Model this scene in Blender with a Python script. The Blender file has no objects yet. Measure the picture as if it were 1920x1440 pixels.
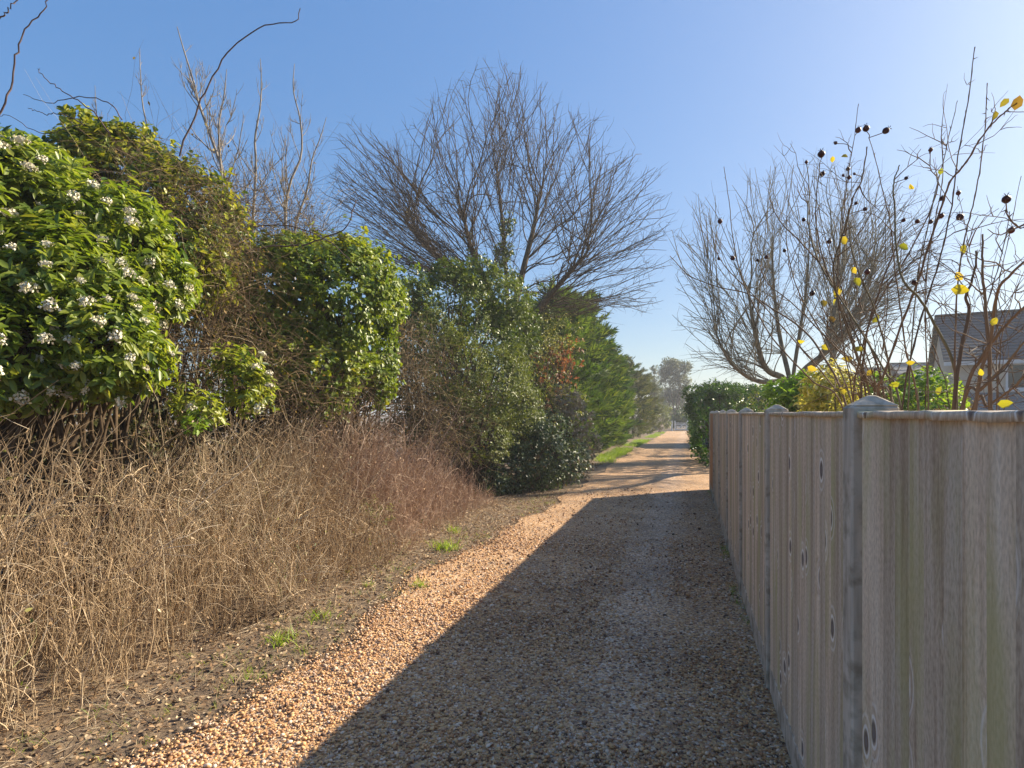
import bpy, math, random
import numpy as np
from mathutils import Vector, Matrix

# ------------------------------------------------------------------ camera, sky, sun, exposure
sc = bpy.context.scene
CAMH, FPX, HZ, YAW = 1.70, 1100.0, 775.0, math.atan(329 / 1100.0)
CA, SA = math.cos(YAW), math.sin(YAW)
cam = bpy.data.cameras.new('camera'); camo = bpy.data.objects.new('camera', cam)
sc.collection.objects.link(camo); sc.camera = camo
camo.location = (0, 0, CAMH); camo.rotation_euler = (math.pi / 2, 0, YAW)
cam.sensor_width = 36; cam.lens = 36 * FPX / 1920; cam.shift_y = (HZ - 720) / 1920
cam.clip_start = 0.05; cam.clip_end = 2000

SUN = Vector((2.29, 2.0, 1.70)).normalized()
w = bpy.data.worlds.new('World'); sc.world = w; w.use_nodes = True
nt = w.node_tree; bg = nt.nodes['Background']
sky = nt.nodes.new('ShaderNodeTexSky'); sky.sky_type = 'NISHITA'; sky.sun_disc = False
sky.sun_elevation = math.asin(SUN.z); sky.sun_rotation = math.atan2(SUN.x, SUN.y)
sky.air_density = 1.2; sky.dust_density = 1.8; sky.ozone_density = 5.0
gm_ = nt.nodes.new('ShaderNodeGamma'); gm_.inputs[1].default_value = 0.45
hs_ = nt.nodes.new('ShaderNodeHueSaturation'); hs_.inputs['Saturation'].default_value = 1.75; hs_.inputs['Hue'].default_value = 0.51
nt.links.new(sky.outputs[0], gm_.inputs[0]); nt.links.new(gm_.outputs[0], hs_.inputs['Color']); tn_ = nt.nodes.new('ShaderNodeMix'); tn_.data_type = 'RGBA'; tn_.blend_type = 'MULTIPLY'; tn_.inputs[0].default_value = 1.0; tn_.inputs[7].default_value = (0.80, 0.92, 1.03, 1)
nt.links.new(hs_.outputs[0], tn_.inputs[6]); nt.links.new(tn_.outputs[2], bg.inputs[0]); bg.inputs[1].default_value = 0.134
sl = bpy.data.lights.new('sun', 'SUN'); sl.energy = 3.85; sl.angle = math.radians(0.55); sl.color = (1.0, 0.87, 0.66)
so = bpy.data.objects.new('sun', sl); sc.collection.objects.link(so)
so.rotation_euler = SUN.to_track_quat('Z', 'Y').to_euler()
sc.view_settings.view_transform = 'Standard'; sc.view_settings.look = 'None'
sc.view_settings.exposure = 1.55; sc.view_settings.gamma = 1.0
cy = sc.cycles
cy.max_bounces = 7; cy.diffuse_bounces = 4; cy.glossy_bounces = 2; cy.transmission_bounces = 4; cy.transparent_max_bounces = 4
cy.use_denoising = True; cy.sample_clamp_indirect = 6.0; cy.caustics_reflective = False; cy.caustics_refractive = False

rng = np.random.default_rng(7)
random.seed(7)
C = sc.collection.objects

# ------------------------------------------------------------------ helpers
def at(px, py, d):
    """a point seen at photo pixel (px, py), d metres in front of the camera"""
    t = (px - 960) / FPX
    return np.array((d * (t * CA - SA), d * (t * SA + CA), CAMH - (py - HZ) / FPX * d))
def gz(y):
    """height of the lane: level, then a slight fall towards the gate"""
    t = np.clip((np.asarray(y, float) - 22) / 50, 0, 1)
    return -0.5 * t * t * (3 - 2 * t)
def nrm(a):
    return a / np.maximum(np.linalg.norm(a, axis=-1, keepdims=True), 1e-9)
def rv(n):
    return nrm(rng.normal(size=(n, 3)))
_K = rng.normal(size=(3, 10, 3)); _PH = rng.uniform(0, 6.28, (3, 10))
def lump(P, f, s=0):
    """cheap smooth noise in -1..1"""
    return np.sin(P @ (_K[s].T * f) + _PH[s]).sum(-1) / 4.0

def tag(o, label=None, cat=None, group=None, kind=None):
    if label: o['label'] = label
    if cat: o['category'] = cat
    if group: o['group'] = group
    if kind: o['kind'] = kind
    return o
def empty(name, loc=(0, 0, 0), rz=0.0, **k):
    o = bpy.data.objects.new(name, None); C.link(o)
    o.location = [float(v) for v in loc]; o.rotation_euler = (0, 0, rz); o.empty_display_size = 0.1
    return tag(o, **k)
def data_np(name, V, F, mat=None, rnd=None, smooth=False):
    V = np.ascontiguousarray(V, dtype=np.float32).reshape(-1, 3); F = np.ascontiguousarray(F, dtype=np.int32)
    m = bpy.data.meshes.new(name); n, k = F.shape
    m.vertices.add(len(V)); m.vertices.foreach_set('co', V.ravel())
    m.loops.add(n * k); m.loops.foreach_set('vertex_index', F.ravel())
    m.polygons.add(n); m.polygons.foreach_set('loop_start', np.arange(0, n * k, k, dtype=np.int32))
    m.update(calc_edges=True)
    if smooth: m.polygons.foreach_set('use_smooth', np.ones(n, dtype=bool))
    if rnd is not None:
        a = m.attributes.new('rnd', 'FLOAT', 'POINT'); a.data.foreach_set('value', np.ascontiguousarray(rnd, dtype=np.float32))
    if mat: m.materials.append(mat)
    return m
def link(name, mesh, parent=None, world=True):
    o = bpy.data.objects.new(name, mesh); C.link(o)
    if parent is not None:
        o.parent = parent
        if world:
            o.matrix_parent_inverse = wm(parent).inverted()
    return o
def wm(o):
    """world matrix from loc and rotation (nothing is evaluated yet while the script runs)"""
    m = Matrix.LocRotScale(o.location, o.rotation_euler, o.scale)
    return m if o.parent is None else wm(o.parent) @ o.matrix_parent_inverse @ m
def obj_np(name, V, F, mat, parent=None, rnd=None, smooth=False, world=True):
    return link(name, data_np(name, V, F, mat, rnd, smooth), parent, world)

class MB:
    """collects boxes and prisms in local coordinates"""
    def __init__(s): s.v = []; s.f = []
    def box(s, x0, x1, y0, y1, z0, z1):
        b = len(s.v)
        s.v += [(x0, y0, z0), (x1, y0, z0), (x1, y1, z0), (x0, y1, z0), (x0, y0, z1), (x1, y0, z1), (x1, y1, z1), (x0, y1, z1)]
        s.f += [tuple(b + i for i in q) for q in ((0, 3, 2, 1), (4, 5, 6, 7), (0, 1, 5, 4), (1, 2, 6, 5), (2, 3, 7, 6), (3, 0, 4, 7))]
        return s
    def poly(s, pts, faces):
        b = len(s.v); s.v += [tuple(p) for p in pts]; s.f += [tuple(b + i for i in f) for f in faces]; return s
    def mesh(s, name, mat, bevel=0.0):
        m = bpy.data.meshes.new(name); m.from_pydata(s.v, [], s.f); m.update()
        if bevel:
            import bmesh
            bm = bmesh.new(); bm.from_mesh(m)
            bmesh.ops.bevel(bm, geom=bm.edges[:], offset=bevel, segments=1, affect='EDGES', clamp_overlap=True)
            bm.to_mesh(m); bm.free()
        m.materials.append(mat); return m
    def build(s, name, mat, parent=None, bevel=0.0, world=False):
        return link(name, s.mesh(name, mat, bevel), parent, world)

def tubes(P, R, sides=3):
    """P (M,K,3) polylines, R (M,K) radii -> vertices, quads"""
    M, K, _ = P.shape
    T = np.empty_like(P); T[:, 1:-1] = P[:, 2:] - P[:, :-2]; T[:, 0] = P[:, 1] - P[:, 0]; T[:, -1] = P[:, -1] - P[:, -2]
    T = nrm(T); md = nrm(P[:, -1] - P[:, 0])
    ref = np.where(np.abs(md[:, 2:3]) > 0.75, np.array([[1.0, 0.1, 0]]), np.array([[0.05, 0.1, 1.0]]))[:, None]
    A = nrm(np.cross(T, np.broadcast_to(ref, T.shape))); B = np.cross(T, A)
    ang = np.arange(sides) * 2 * np.pi / sides
    V = P[:, :, None] + R[:, :, None, None] * (A[:, :, None] * np.cos(ang)[None, None, :, None] + B[:, :, None] * np.sin(ang)[None, None, :, None])
    i = np.arange(M)[:, None, None] * K * sides; k = np.arange(K - 1)[None, :, None] * sides
    a = np.arange(sides)[None, None, :]; b = (a + 1) % sides
    F = np.stack([i + k + a, i + k + b, i + k + sides + b, i + k + sides + a], -1).reshape(-1, 4)
    return V.reshape(-1, 3), F
def merge(parts):
    V = []; F = []; n = 0
    for v, f in parts:
        V.append(v); F.append(f + n); n += len(v)
    return np.concatenate(V), np.concatenate(F)
def tube_list(lines, sides=5):
    """variable-length polylines [(pts, radii)]"""
    by = {}
    for p, r in lines: by.setdefault(len(p), []).append((p, r))
    return merge([tubes(np.array([q[0] for q in L]), np.array([q[1] for q in L]), sides) for L in by.values()])
def smooth_line(p, n):
    """Catmull-Rom through the points p, resampled to n"""
    p = np.asarray(p, float); q = np.vstack([2 * p[0] - p[1], p, 2 * p[-1] - p[-2]])
    s = np.linspace(0, len(p) - 1 - 1e-6, n); i = s.astype(int); t = (s - i)[:, None]
    a, b, c, d = q[i], q[i + 1], q[i + 2], q[i + 3]
    return 0.5 * (2 * b + (c - a) * t + (2 * a - 5 * b + 4 * c - d) * t * t + (3 * b - a - 3 * c + d) * t ** 3)

T6 = (np.array([0, .28, .68, 1, .68, .28]), np.array([0, -.44, -.38, 0, .38, .44]), np.array([0, .07, .02, -.13, .02, .07]), np.array([[0, 1, 2, 3], [0, 3, 4, 5]]))
T4 = (np.array([0, .45, 1, .45]), np.array([0, -.5, 0, .5]), np.array([0, .08, -.06, .08]), np.array([[0, 1, 2], [0, 2, 3]]))
def leaf_frames(A, N):
    A = nrm(A); B = nrm(np.cross(N, A)); return A, B, np.cross(A, B)
def leaves(P, A, N, L, W, tm):
    A, B, N = leaf_frames(A, N); tx, ty, tz, f = tm; k = len(tx); n = len(P)
    V = P[:, None] + (L[:, None] * tx)[..., None] * A[:, None] + (W[:, None] * ty)[..., None] * B[:, None] + (L[:, None] * tz)[..., None] * N[:, None]
    F = (np.arange(n)[:, None, None] * k + f[None]).reshape(-1, f.shape[1])
    return V.reshape(-1, 3), F

# ------------------------------------------------------------------ materials
def new_mat(name):
    m = bpy.data.materials.new(name); m.use_nodes = True
    t = m.node_tree; return m, t, t.nodes['Principled BSDF'], t.nodes['Material Output']
def N(t, typ, **k):
    n = t.nodes.new(typ)
    for a, b in k.items(): setattr(n, a, b)
    return n
def ramp(t, stops, interp='LINEAR'):
    r = N(t, 'ShaderNodeValToRGB'); r.color_ramp.interpolation = interp
    e = r.color_ramp.elements
    while len(e) < len(stops): e.new(0.5)
    for el, (p, c) in zip(e, stops): el.position = p; el.color = (*c, 1)
    return r
def rnd_value(t):
    a = N(t, 'ShaderNodeAttribute'); a.attribute_name = 'rnd'
    o = N(t, 'ShaderNodeObjectInfo')
    s = N(t, 'ShaderNodeMath', operation='ADD'); f = N(t, 'ShaderNodeMath', operation='FRACT')
    t.links.new(a.outputs['Fac'], s.inputs[0]); t.links.new(o.outputs['Random'], s.inputs[1]); t.links.new(s.outputs[0], f.inputs[0])
    return f.outputs[0]
def leaf_mat(name, stops, rough=0.45, trans=0.35, tint=(1.5, 1.5, 0.7), spec=0.5):
    m, t, p, out = new_mat(name)
    r = ramp(t, stops); t.links.new(rnd_value(t), r.inputs[0]); t.links.new(r.outputs[0], p.inputs['Base Color'])
    p.inputs['Roughness'].default_value = rough; p.inputs['Specular IOR Level'].default_value = spec
    tr = N(t, 'ShaderNodeBsdfTranslucent'); mx = N(t, 'ShaderNodeMix', data_type='RGBA', blend_type='MULTIPLY'); mx.inputs[0].default_value = 1
    t.links.new(r.outputs[0], mx.inputs[6]); mx.inputs[7].default_value = (*tint, 1); t.links.new(mx.outputs[2], tr.inputs[0])
    ms = N(t, 'ShaderNodeMixShader'); ms.inputs[0].default_value = trans
    t.links.new(p.outputs[0], ms.inputs[1]); t.links.new(tr.outputs[0], ms.inputs[2]); t.links.new(ms.outputs[0], out.inputs[0])
    return m
def rnd_mat(name, stops, rough=0.8, interp='LINEAR', spec=0.3):
    m, t, p, out = new_mat(name)
    r = ramp(t, stops, interp); t.links.new(rnd_value(t), r.inputs[0]); t.links.new(r.outputs[0], p.inputs['Base Color'])
    p.inputs['Roughness'].default_value = rough; p.inputs['Specular IOR Level'].default_value = spec
    return m
def bark_mat(name, c0, c1, scale=30, bump=0.4):
    m, t, p, out = new_mat(name)
    tc = N(t, 'ShaderNodeTexCoord'); mp = N(t, 'ShaderNodeMapping'); mp.inputs['Scale'].default_value = (1, 1, 0.3)
    n = N(t, 'ShaderNodeTexNoise'); n.inputs['Scale'].default_value = scale; n.inputs['Detail'].default_value = 5
    t.links.new(tc.outputs['Object'], mp.inputs[0]); t.links.new(mp.outputs[0], n.inputs[0])
    r = ramp(t, [(0.3, c0), (0.7, c1)]); t.links.new(n.outputs[0], r.inputs[0]); t.links.new(r.outputs[0], p.inputs['Base Color'])
    b = N(t, 'ShaderNodeBump'); b.inputs['Strength'].default_value = bump; b.inputs['Distance'].default_value = 0.01
    t.links.new(n.outputs[0], b.inputs['Height']); t.links.new(b.outputs[0], p.inputs['Normal'])
    p.inputs['Roughness'].default_value = 0.9; p.inputs['Specular IOR Level'].default_value = 0.1
    return m
def flat_mat(name, c, rough=0.7, var=0.15, scale=6.0):
    m, t, p, out = new_mat(name)
    tc = N(t, 'ShaderNodeTexCoord'); n = N(t, 'ShaderNodeTexNoise'); n.inputs['Scale'].default_value = scale; n.inputs['Detail'].default_value = 6
    t.links.new(tc.outputs['Object'], n.inputs[0])
    r = ramp(t, [(0.25, tuple(x * (1 - var) for x in c)), (0.75, tuple(min(1, x * (1 + var)) for x in c))])
    t.links.new(n.outputs[0], r.inputs[0]); t.links.new(r.outputs[0], p.inputs['Base Color']); p.inputs['Roughness'].default_value = rough
    return m

PEB = [(0.0, (0.105, 0.06, 0.041)), (0.1, (0.242, 0.126, 0.066)), (0.24, (0.441, 0.233, 0.103)), (0.42, (0.609, 0.363, 0.164)), (0.58, (0.693, 0.437, 0.214)), (0.72, (0.504, 0.289, 0.156)), (0.82, (0.356, 0.251, 0.189)), (0.9, (0.693, 0.494, 0.32)), (0.97, (0.755, 0.596, 0.451))]
def track_mat():
    m, t, p, out = new_mat('gravel_sheet')
    tc = N(t, 'ShaderNodeTexCoord'); v = N(t, 'ShaderNodeTexVoronoi'); v.inputs['Scale'].default_value = 62
    t.links.new(tc.outputs['Object'], v.inputs['Vector'])
    sp = N(t, 'ShaderNodeSeparateColor'); t.links.new(v.outputs['Color'], sp.inputs[0])
    r = ramp(t, PEB); t.links.new(sp.outputs[0], r.inputs[0])
    n = N(t, 'ShaderNodeTexNoise'); n.inputs['Scale'].default_value = 1.3; n.inputs['Detail'].default_value = 6
    t.links.new(tc.outputs['Object'], n.inputs[0])
    mx = N(t, 'ShaderNodeMix', data_type='RGBA', blend_type='MULTIPLY'); mx.inputs[0].default_value = 1
    r2 = ramp(t, [(0.3, (.72, .7, .68)), (0.7, (1.12, 1.1, 1.05))]); t.links.new(n.outputs[0], r2.inputs[0])
    t.links.new(r.outputs[0], mx.inputs[6]); t.links.new(r2.outputs[0], mx.inputs[7])
    # worn wheel track: compacted, smoother, greyer
    sx = N(t, 'ShaderNodeSeparateXYZ'); t.links.new(tc.outputs['Object'], sx.inputs[0])
    a = N(t, 'ShaderNodeMath', operation='ADD'); a.inputs[1].default_value = 0.42; t.links.new(sx.outputs[0], a.inputs[0])
    nn = N(t, 'ShaderNodeMath', operation='MULTIPLY_ADD'); nn.inputs[1].default_value = 0.5; nn.inputs[2].default_value = -0.25
    t.links.new(n.outputs[0], nn.inputs[0])
    a2 = N(t, 'ShaderNodeMath', operation='ADD'); t.links.new(a.outputs[0], a2.inputs[0]); t.links.new(nn.outputs[0], a2.inputs[1])
    ab = N(t, 'ShaderNodeMath', operation='ABSOLUTE'); t.links.new(a2.outputs[0], ab.inputs[0])
    mr = N(t, 'ShaderNodeMapRange'); mr.inputs[1].default_value = 0.10; mr.inputs[2].default_value = 0.42; mr.inputs[3].default_value = 1; mr.inputs[4].default_value = 0
    t.links.new(ab.outputs[0], mr.inputs[0])
    m2 = N(t, 'ShaderNodeMix', data_type='RGBA'); t.links.new(mr.outputs[0], m2.inputs[0])
    hs = N(t, 'ShaderNodeHueSaturation'); hs.inputs['Saturation'].default_value = 0.9; hs.inputs['Value'].default_value = 1.1
    t.links.new(mx.outputs[2], hs.inputs['Color']); t.links.new(mx.outputs[2], m2.inputs[6]); t.links.new(hs.outputs[0], m2.inputs[7])
    t.links.new(m2.outputs[2], p.inputs['Base Color'])
    ro = N(t, 'ShaderNodeMapRange'); ro.inputs[3].default_value = 0.8; ro.inputs[4].default_value = 0.68
    t.links.new(mr.outputs[0], ro.inputs[0]); t.links.new(ro.outputs[0], p.inputs['Roughness'])
    b = N(t, 'ShaderNodeBump'); b.invert = True; b.inputs['Strength'].default_value = 0.8; b.inputs['Distance'].default_value = 0.012
    t.links.new(v.outputs['Distance'], b.inputs['Height']); t.links.new(b.outputs[0], p.inputs['Normal'])
    return m
def soil_mat():
    m, t, p, out = new_mat('soil')
    tc = N(t, 'ShaderNodeTexCoord'); n = N(t, 'ShaderNodeTexNoise'); n.inputs['Scale'].default_value = 9; n.inputs['Detail'].default_value = 9; n.inputs['Roughness'].default_value = 0.7
    t.links.new(tc.outputs['Object'], n.inputs[0])
    r = ramp(t, [(0.3, (.08, .055, .035)), (0.5, (.18, .125, .08)), (0.62, (.27, .195, .12)), (0.75, (.14, .14, .05))]); t.links.new(n.outputs[0], r.inputs[0])
    t.links.new(r.outputs[0], p.inputs['Base Color']); p.inputs['Roughness'].default_value = 0.95
    b = N(t, 'ShaderNodeBump'); b.inputs['Strength'].default_value = 1; b.inputs['Distance'].default_value = 0.05
    t.links.new(n.outputs[0], b.inputs['Height']); t.links.new(b.outputs[0], p.inputs['Normal'])
    return m
def fence_mat(name, warm):
    m, t, p, out = new_mat(name)
    L = t.links.new
    tc = N(t, 'ShaderNodeTexCoord'); oi = N(t, 'ShaderNodeObjectInfo')
    off = N(t, 'ShaderNodeMath', operation='MULTIPLY'); off.inputs[1].default_value = 37.0; L(oi.outputs['Random'], off.inputs[0])
    cb = N(t, 'ShaderNodeCombineXYZ'); L(off.outputs[0], cb.inputs[1]); L(off.outputs[0], cb.inputs[2])
    ad = N(t, 'ShaderNodeVectorMath', operation='ADD'); L(tc.outputs['Object'], ad.inputs[0]); L(cb.outputs[0], ad.inputs[1])
    # knots: stretched voronoi in the plane of the board
    km = N(t, 'ShaderNodeMapping'); km.inputs['Scale'].default_value = (0, 6.2, 3.1); L(ad.outputs[0], km.inputs[0])
    kv = N(t, 'ShaderNodeTexVoronoi', voronoi_dimensions='2D'); kv.inputs['Scale'].default_value = 1.0
    ks = N(t, 'ShaderNodeSeparateXYZ'); kc2 = N(t, 'ShaderNodeCombineXYZ'); L(km.outputs[0], ks.inputs[0]); L(ks.outputs[1], kc2.inputs[0]); L(ks.outputs[2], kc2.inputs[1]); L(kc2.outputs[0], kv.inputs['Vector'])
    kc = N(t, 'ShaderNodeSeparateColor'); L(kv.outputs['Color'], kc.inputs[0])
    kg = N(t, 'ShaderNodeMath', operation='GREATER_THAN'); kg.inputs[1].default_value = 0.6; L(kc.outputs[0], kg.inputs[0])
    near = N(t, 'ShaderNodeMapRange'); near.inputs[1].default_value = 0.05; near.inputs[2].default_value = 0.34; near.inputs[3].default_value = 1; near.inputs[4].default_value = 0
    L(kv.outputs['Distance'], near.inputs[0])
    kn = N(t, 'ShaderNodeMath', operation='MULTIPLY'); L(near.outputs[0], kn.inputs[0]); L(kg.outputs[0], kn.inputs[1])
    # long grain, pushed aside by the knots
    gm = N(t, 'ShaderNodeMapping'); gm.inputs['Scale'].default_value = (1, 30, 0.8); L(ad.outputs[0], gm.inputs[0])
    sh = N(t, 'ShaderNodeCombineXYZ'); s2 = N(t, 'ShaderNodeMath', operation='MULTIPLY'); s2.inputs[1].default_value = 2.4; L(kn.outputs[0], s2.inputs[0]); L(s2.outputs[0], sh.inputs[1])
    ga = N(t, 'ShaderNodeVectorMath', operation='ADD'); L(gm.outputs[0], ga.inputs[0]); L(sh.outputs[0], ga.inputs[1])
    g = N(t, 'ShaderNodeTexNoise'); g.inputs['Scale'].default_value = 1; g.inputs['Detail'].default_value = 6; g.inputs['Roughness'].default_value = 0.62; g.inputs['Distortion'].default_value = 0.5; L(ga.outputs[0], g.inputs[0])
    # rough sawn speckle
    fm = N(t, 'ShaderNodeMapping'); fm.inputs['Scale'].default_value = (1, 160, 60); L(ad.outputs[0], fm.inputs[0])
    f = N(t, 'ShaderNodeTexNoise'); f.inputs['Scale'].default_value = 1; f.inputs['Detail'].default_value = 3; L(fm.outputs[0], f.inputs[0])
    if warm: cols = [(0.25, (.26, .14, .07)), (0.5, (.48, .28, .15)), (0.75, (.58, .37, .21))]
    else: cols = [(0.25, (.33, .22, .14)), (0.40, (.60, .46, .33)), (0.52, (.73, .59, .435)), (0.70, (.82, .71, .565))]
    r = ramp(t, cols); L(g.outputs[0], r.inputs[0])
    hs = N(t, 'ShaderNodeHueSaturation'); vv = N(t, 'ShaderNodeMapRange'); vv.inputs[3].default_value = 0.7; vv.inputs[4].default_value = 1.12
    L(oi.outputs['Random'], vv.inputs[0]); L(vv.outputs[0], hs.inputs['Value']); L(r.outputs[0], hs.inputs['Color'])
    mf = N(t, 'ShaderNodeMix', data_type='RGBA', blend_type='MULTIPLY'); mf.inputs[0].default_value = 0.55
    rf = ramp(t, [(0.3, (.55, .5, .48)), (0.6, (1.1, 1.1, 1.1))]); L(f.outputs[0], rf.inputs[0]); L(hs.outputs[0], mf.inputs[6]); L(rf.outputs[0], mf.inputs[7])
    # green algae in long streaks
    am = N(t, 'ShaderNodeMapping'); am.inputs['Scale'].default_value = (1, 6, 1.1); L(ad.outputs[0], am.inputs[0])
    an = N(t, 'ShaderNodeTexNoise'); an.inputs['Scale'].default_value = 1; an.inputs['Detail'].default_value = 5; L(am.outputs[0], an.inputs[0])
    ar = N(t, 'ShaderNodeMapRange'); ar.inputs[1].default_value = 0.5; ar.inputs[2].default_value = 0.7; ar.inputs[4].default_value = 0.0 if warm else 0.6; L(an.outputs[0], ar.inputs[0])
    ma = N(t, 'ShaderNodeMix', data_type='RGBA'); L(ar.outputs[0], ma.inputs[0]); L(mf.outputs[2], ma.inputs[6]); ma.inputs[7].default_value = (.43, .40, .15, 1)
    # knot rings and heart
    wv = N(t, 'ShaderNodeMath', operation='SINE'); w0 = N(t, 'ShaderNodeMath', operation='MULTIPLY'); w0.inputs[1].default_value = 60; L(kv.outputs['Distance'], w0.inputs[0]); L(w0.outputs[0], wv.inputs[0])
    ring = N(t, 'ShaderNodeMath', operation='MULTIPLY'); L(wv.outputs[0], ring.inputs[0]); L(kn.outputs[0], ring.inputs[1])
    rr = N(t, 'ShaderNodeMapRange'); rr.inputs[1].default_value = 0.05; rr.inputs[2].default_value = 0.6; rr.inputs[4].default_value = 0.8; L(ring.outputs[0], rr.inputs[0])
    mk = N(t, 'ShaderNodeMix', data_type='RGBA'); L(rr.outputs[0], mk.inputs[0]); L(ma.outputs[2], mk.inputs[6]); mk.inputs[7].default_value = (.84, .80, .74, 1)
    hh = N(t, 'ShaderNodeMapRange'); hh.inputs[1].default_value = 0.075; hh.inputs[2].default_value = 0.12; hh.inputs[3].default_value = 0.85; hh.inputs[4].default_value = 0; L(kv.outputs['Distance'], hh.inputs[0])
    hm = N(t, 'ShaderNodeMath', operation='MULTIPLY'); L(hh.outputs[0], hm.inputs[0]); L(kg.outputs[0], hm.inputs[1])
    mh = N(t, 'ShaderNodeMix', data_type='RGBA'); L(hm.outputs[0], mh.inputs[0]); L(mk.outputs[2], mh.inputs[6]); mh.inputs[7].default_value = (.12, .085, .075, 1)
    L(mh.outputs[2], p.inputs['Base Color']); p.inputs['Roughness'].default_value = 0.85; p.inputs['Specular IOR Level'].default_value = 0.2
    sm = N(t, 'ShaderNodeMath', operation='MULTIPLY_ADD'); sm.inputs[1].default_value = 0.5; L(f.outputs[0], sm.inputs[0]); L(g.outputs[0], sm.inputs[2])
    b = N(t, 'ShaderNodeBump'); b.inputs['Strength'].default_value = 0.7; b.inputs['Distance'].default_value = 0.004; L(sm.outputs[0], b.inputs['Height']); L(b.outputs[0], p.inputs['Normal'])
    return m
def concrete_mat():
    m, t, p, out = new_mat('weathered_concrete')
    L = t.links.new
    tc = N(t, 'ShaderNodeTexCoord'); n = N(t, 'ShaderNodeTexNoise'); n.inputs['Scale'].default_value = 14; n.inputs['Detail'].default_value = 8; L(tc.outputs['Object'], n.inputs[0])
    mp = N(t, 'ShaderNodeMapping'); mp.inputs['Scale'].default_value = (9, 9, 1.2); L(tc.outputs['Object'], mp.inputs[0])
    n2 = N(t, 'ShaderNodeTexNoise'); n2.inputs['Scale'].default_value = 2; n2.inputs['Detail'].default_value = 5; L(mp.outputs[0], n2.inputs[0])
    r = ramp(t, [(0.3, (.30, .25, .19)), (0.5, (.52, .45, .36)), (0.7, (.64, .57, .47))]); L(n2.outputs[0], r.inputs[0])
    r2 = ramp(t, [(0.36, (.5, .48, .42)), (0.52, (1, 1, 1))]); L(n.outputs[0], r2.inputs[0])
    mx = N(t, 'ShaderNodeMix', data_type='RGBA', blend_type='MULTIPLY'); mx.inputs[0].default_value = 0.8; L(r.outputs[0], mx.inputs[6]); L(r2.outputs[0], mx.inputs[7])
    L(mx.outputs[2], p.inputs['Base Color']); p.inputs['Roughness'].default_value = 0.9
    b = N(t, 'ShaderNodeBump'); b.inputs['Strength'].default_value = 0.6; b.inputs['Distance'].default_value = 0.006; L(n.outputs[0], b.inputs['Height']); L(b.outputs[0], p.inputs['Normal'])
    return m

M = {}
M['track'] = track_mat(); M['soil'] = soil_mat(); M['wood'] = fence_mat('weathered_fence_wood', False); M['orangewood'] = fence_mat('orange_fence_wood', True); M['concrete'] = concrete_mat()
M['pebble'] = rnd_mat('pebble', PEB, 0.55, spec=0.35)
M['litter'] = leaf_mat('dead_leaf', [(0, (.14, .085, .05)), (.4, (.30, .19, .105)), (.75, (.46, .32, .19)), (1, (.6, .48, .33))], 0.8, 0.15, (1.2, 1, .7), 0.2)
M['straw'] = rnd_mat('dry_stem', [(0, (0.155, 0.099, 0.057)), (0.3, (0.359, 0.247, 0.138)), (0.65, (0.553, 0.421, 0.27)), (0.92, (0.679, 0.564, 0.418)), (1, (0.349, 0.346, 0.143))], 0.75)
M['pinkstem'] = rnd_mat('reddish_stem', [(0, (.2, .115, .08)), (.4, (.42, .28, .19)), (.8, (.6, .43, .31)), (1, (.68, .54, .42))], 0.75)
M['tangle'] = rnd_mat('brown_twig', [(0, (.06, .036, .022)), (.5, (.16, .105, .06)), (.85, (.30, .215, .12)), (1, (.45, .37, .24))], 0.8)
M['vib'] = leaf_mat('viburnum_leaf', [(0, (0.042, 0.077, 0.015)), (0.35, (0.105, 0.166, 0.022)), (0.7, (0.21, 0.262, 0.033)), (1, (0.35, 0.358, 0.061))], 0.38, 0.45)
M['flower'] = rnd_mat('white_blossom', [(0, (.56, .5, .36)), (.4, (.68, .63, .5)), (.8, (.74, .71, .6)), (1, (.62, .57, .3))], 0.7)
M['ivy'] = leaf_mat('ivy_leaf', [(0, (0.042, 0.078, 0.013)), (0.4, (0.114, 0.174, 0.019)), (0.75, (0.25, 0.295, 0.026)), (1, (0.458, 0.418, 0.04))], 0.42, 0.33)
M['ivydark'] = leaf_mat('dark_evergreen_leaf', [(0, (0.034, 0.064, 0.011)), (0.5, (0.072, 0.119, 0.015)), (1, (0.18, 0.217, 0.024))], 0.42, 0.28)
M['privet'] = leaf_mat('privet_leaf', [(0, (0.054, 0.083, 0.018)), (0.4, (0.132, 0.165, 0.03)), (0.8, (0.265, 0.275, 0.07)), (1, (0.466, 0.427, 0.16))], 0.45, 0.35)
M['lowivy'] = leaf_mat('glossy_bramble_leaf', [(0, (0.024, 0.049, 0.018)), (0.6, (0.06, 0.101, 0.032)), (1, (0.165, 0.203, 0.08))], 0.42, 0.22)
M['palebr'] = leaf_mat('pale_bramble_leaf', [(0, (.12, .11, .07)), (.5, (.28, .25, .18)), (1, (.46, .40, .31))], 0.5, 0.3, (1.2, 1.1, .9))
M['russet'] = leaf_mat('russet_leaf', [(0, (.2, .085, .035)), (.5, (.38, .17, .07)), (1, (.5, .28, .13))], 0.6, 0.4, (1.3, 1, .7))
M['dryleaf'] = leaf_mat('dry_ochre_leaf', [(0, (.09, .06, .02)), (.5, (.2, .14, .045)), (1, (.34, .27, .09))], 0.6, 0.35, (1.3, 1.1, .7))
M['hollow'] = leaf_mat('mixed_brown_green_leaf', [(0, (0.05, 0.06, 0.018)), (0.35, (0.092, 0.09, 0.025)), (0.7, (0.202, 0.128, 0.051)), (1, (0.37, 0.239, 0.086))], 0.6, 0.3)
M['conifer'] = leaf_mat('cypress_spray', [(0, (0.025, 0.057, 0.014)), (0.45, (0.064, 0.122, 0.022)), (0.85, (0.136, 0.2, 0.036)), (1, (0.215, 0.248, 0.054))], 0.5, 0.3)
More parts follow.
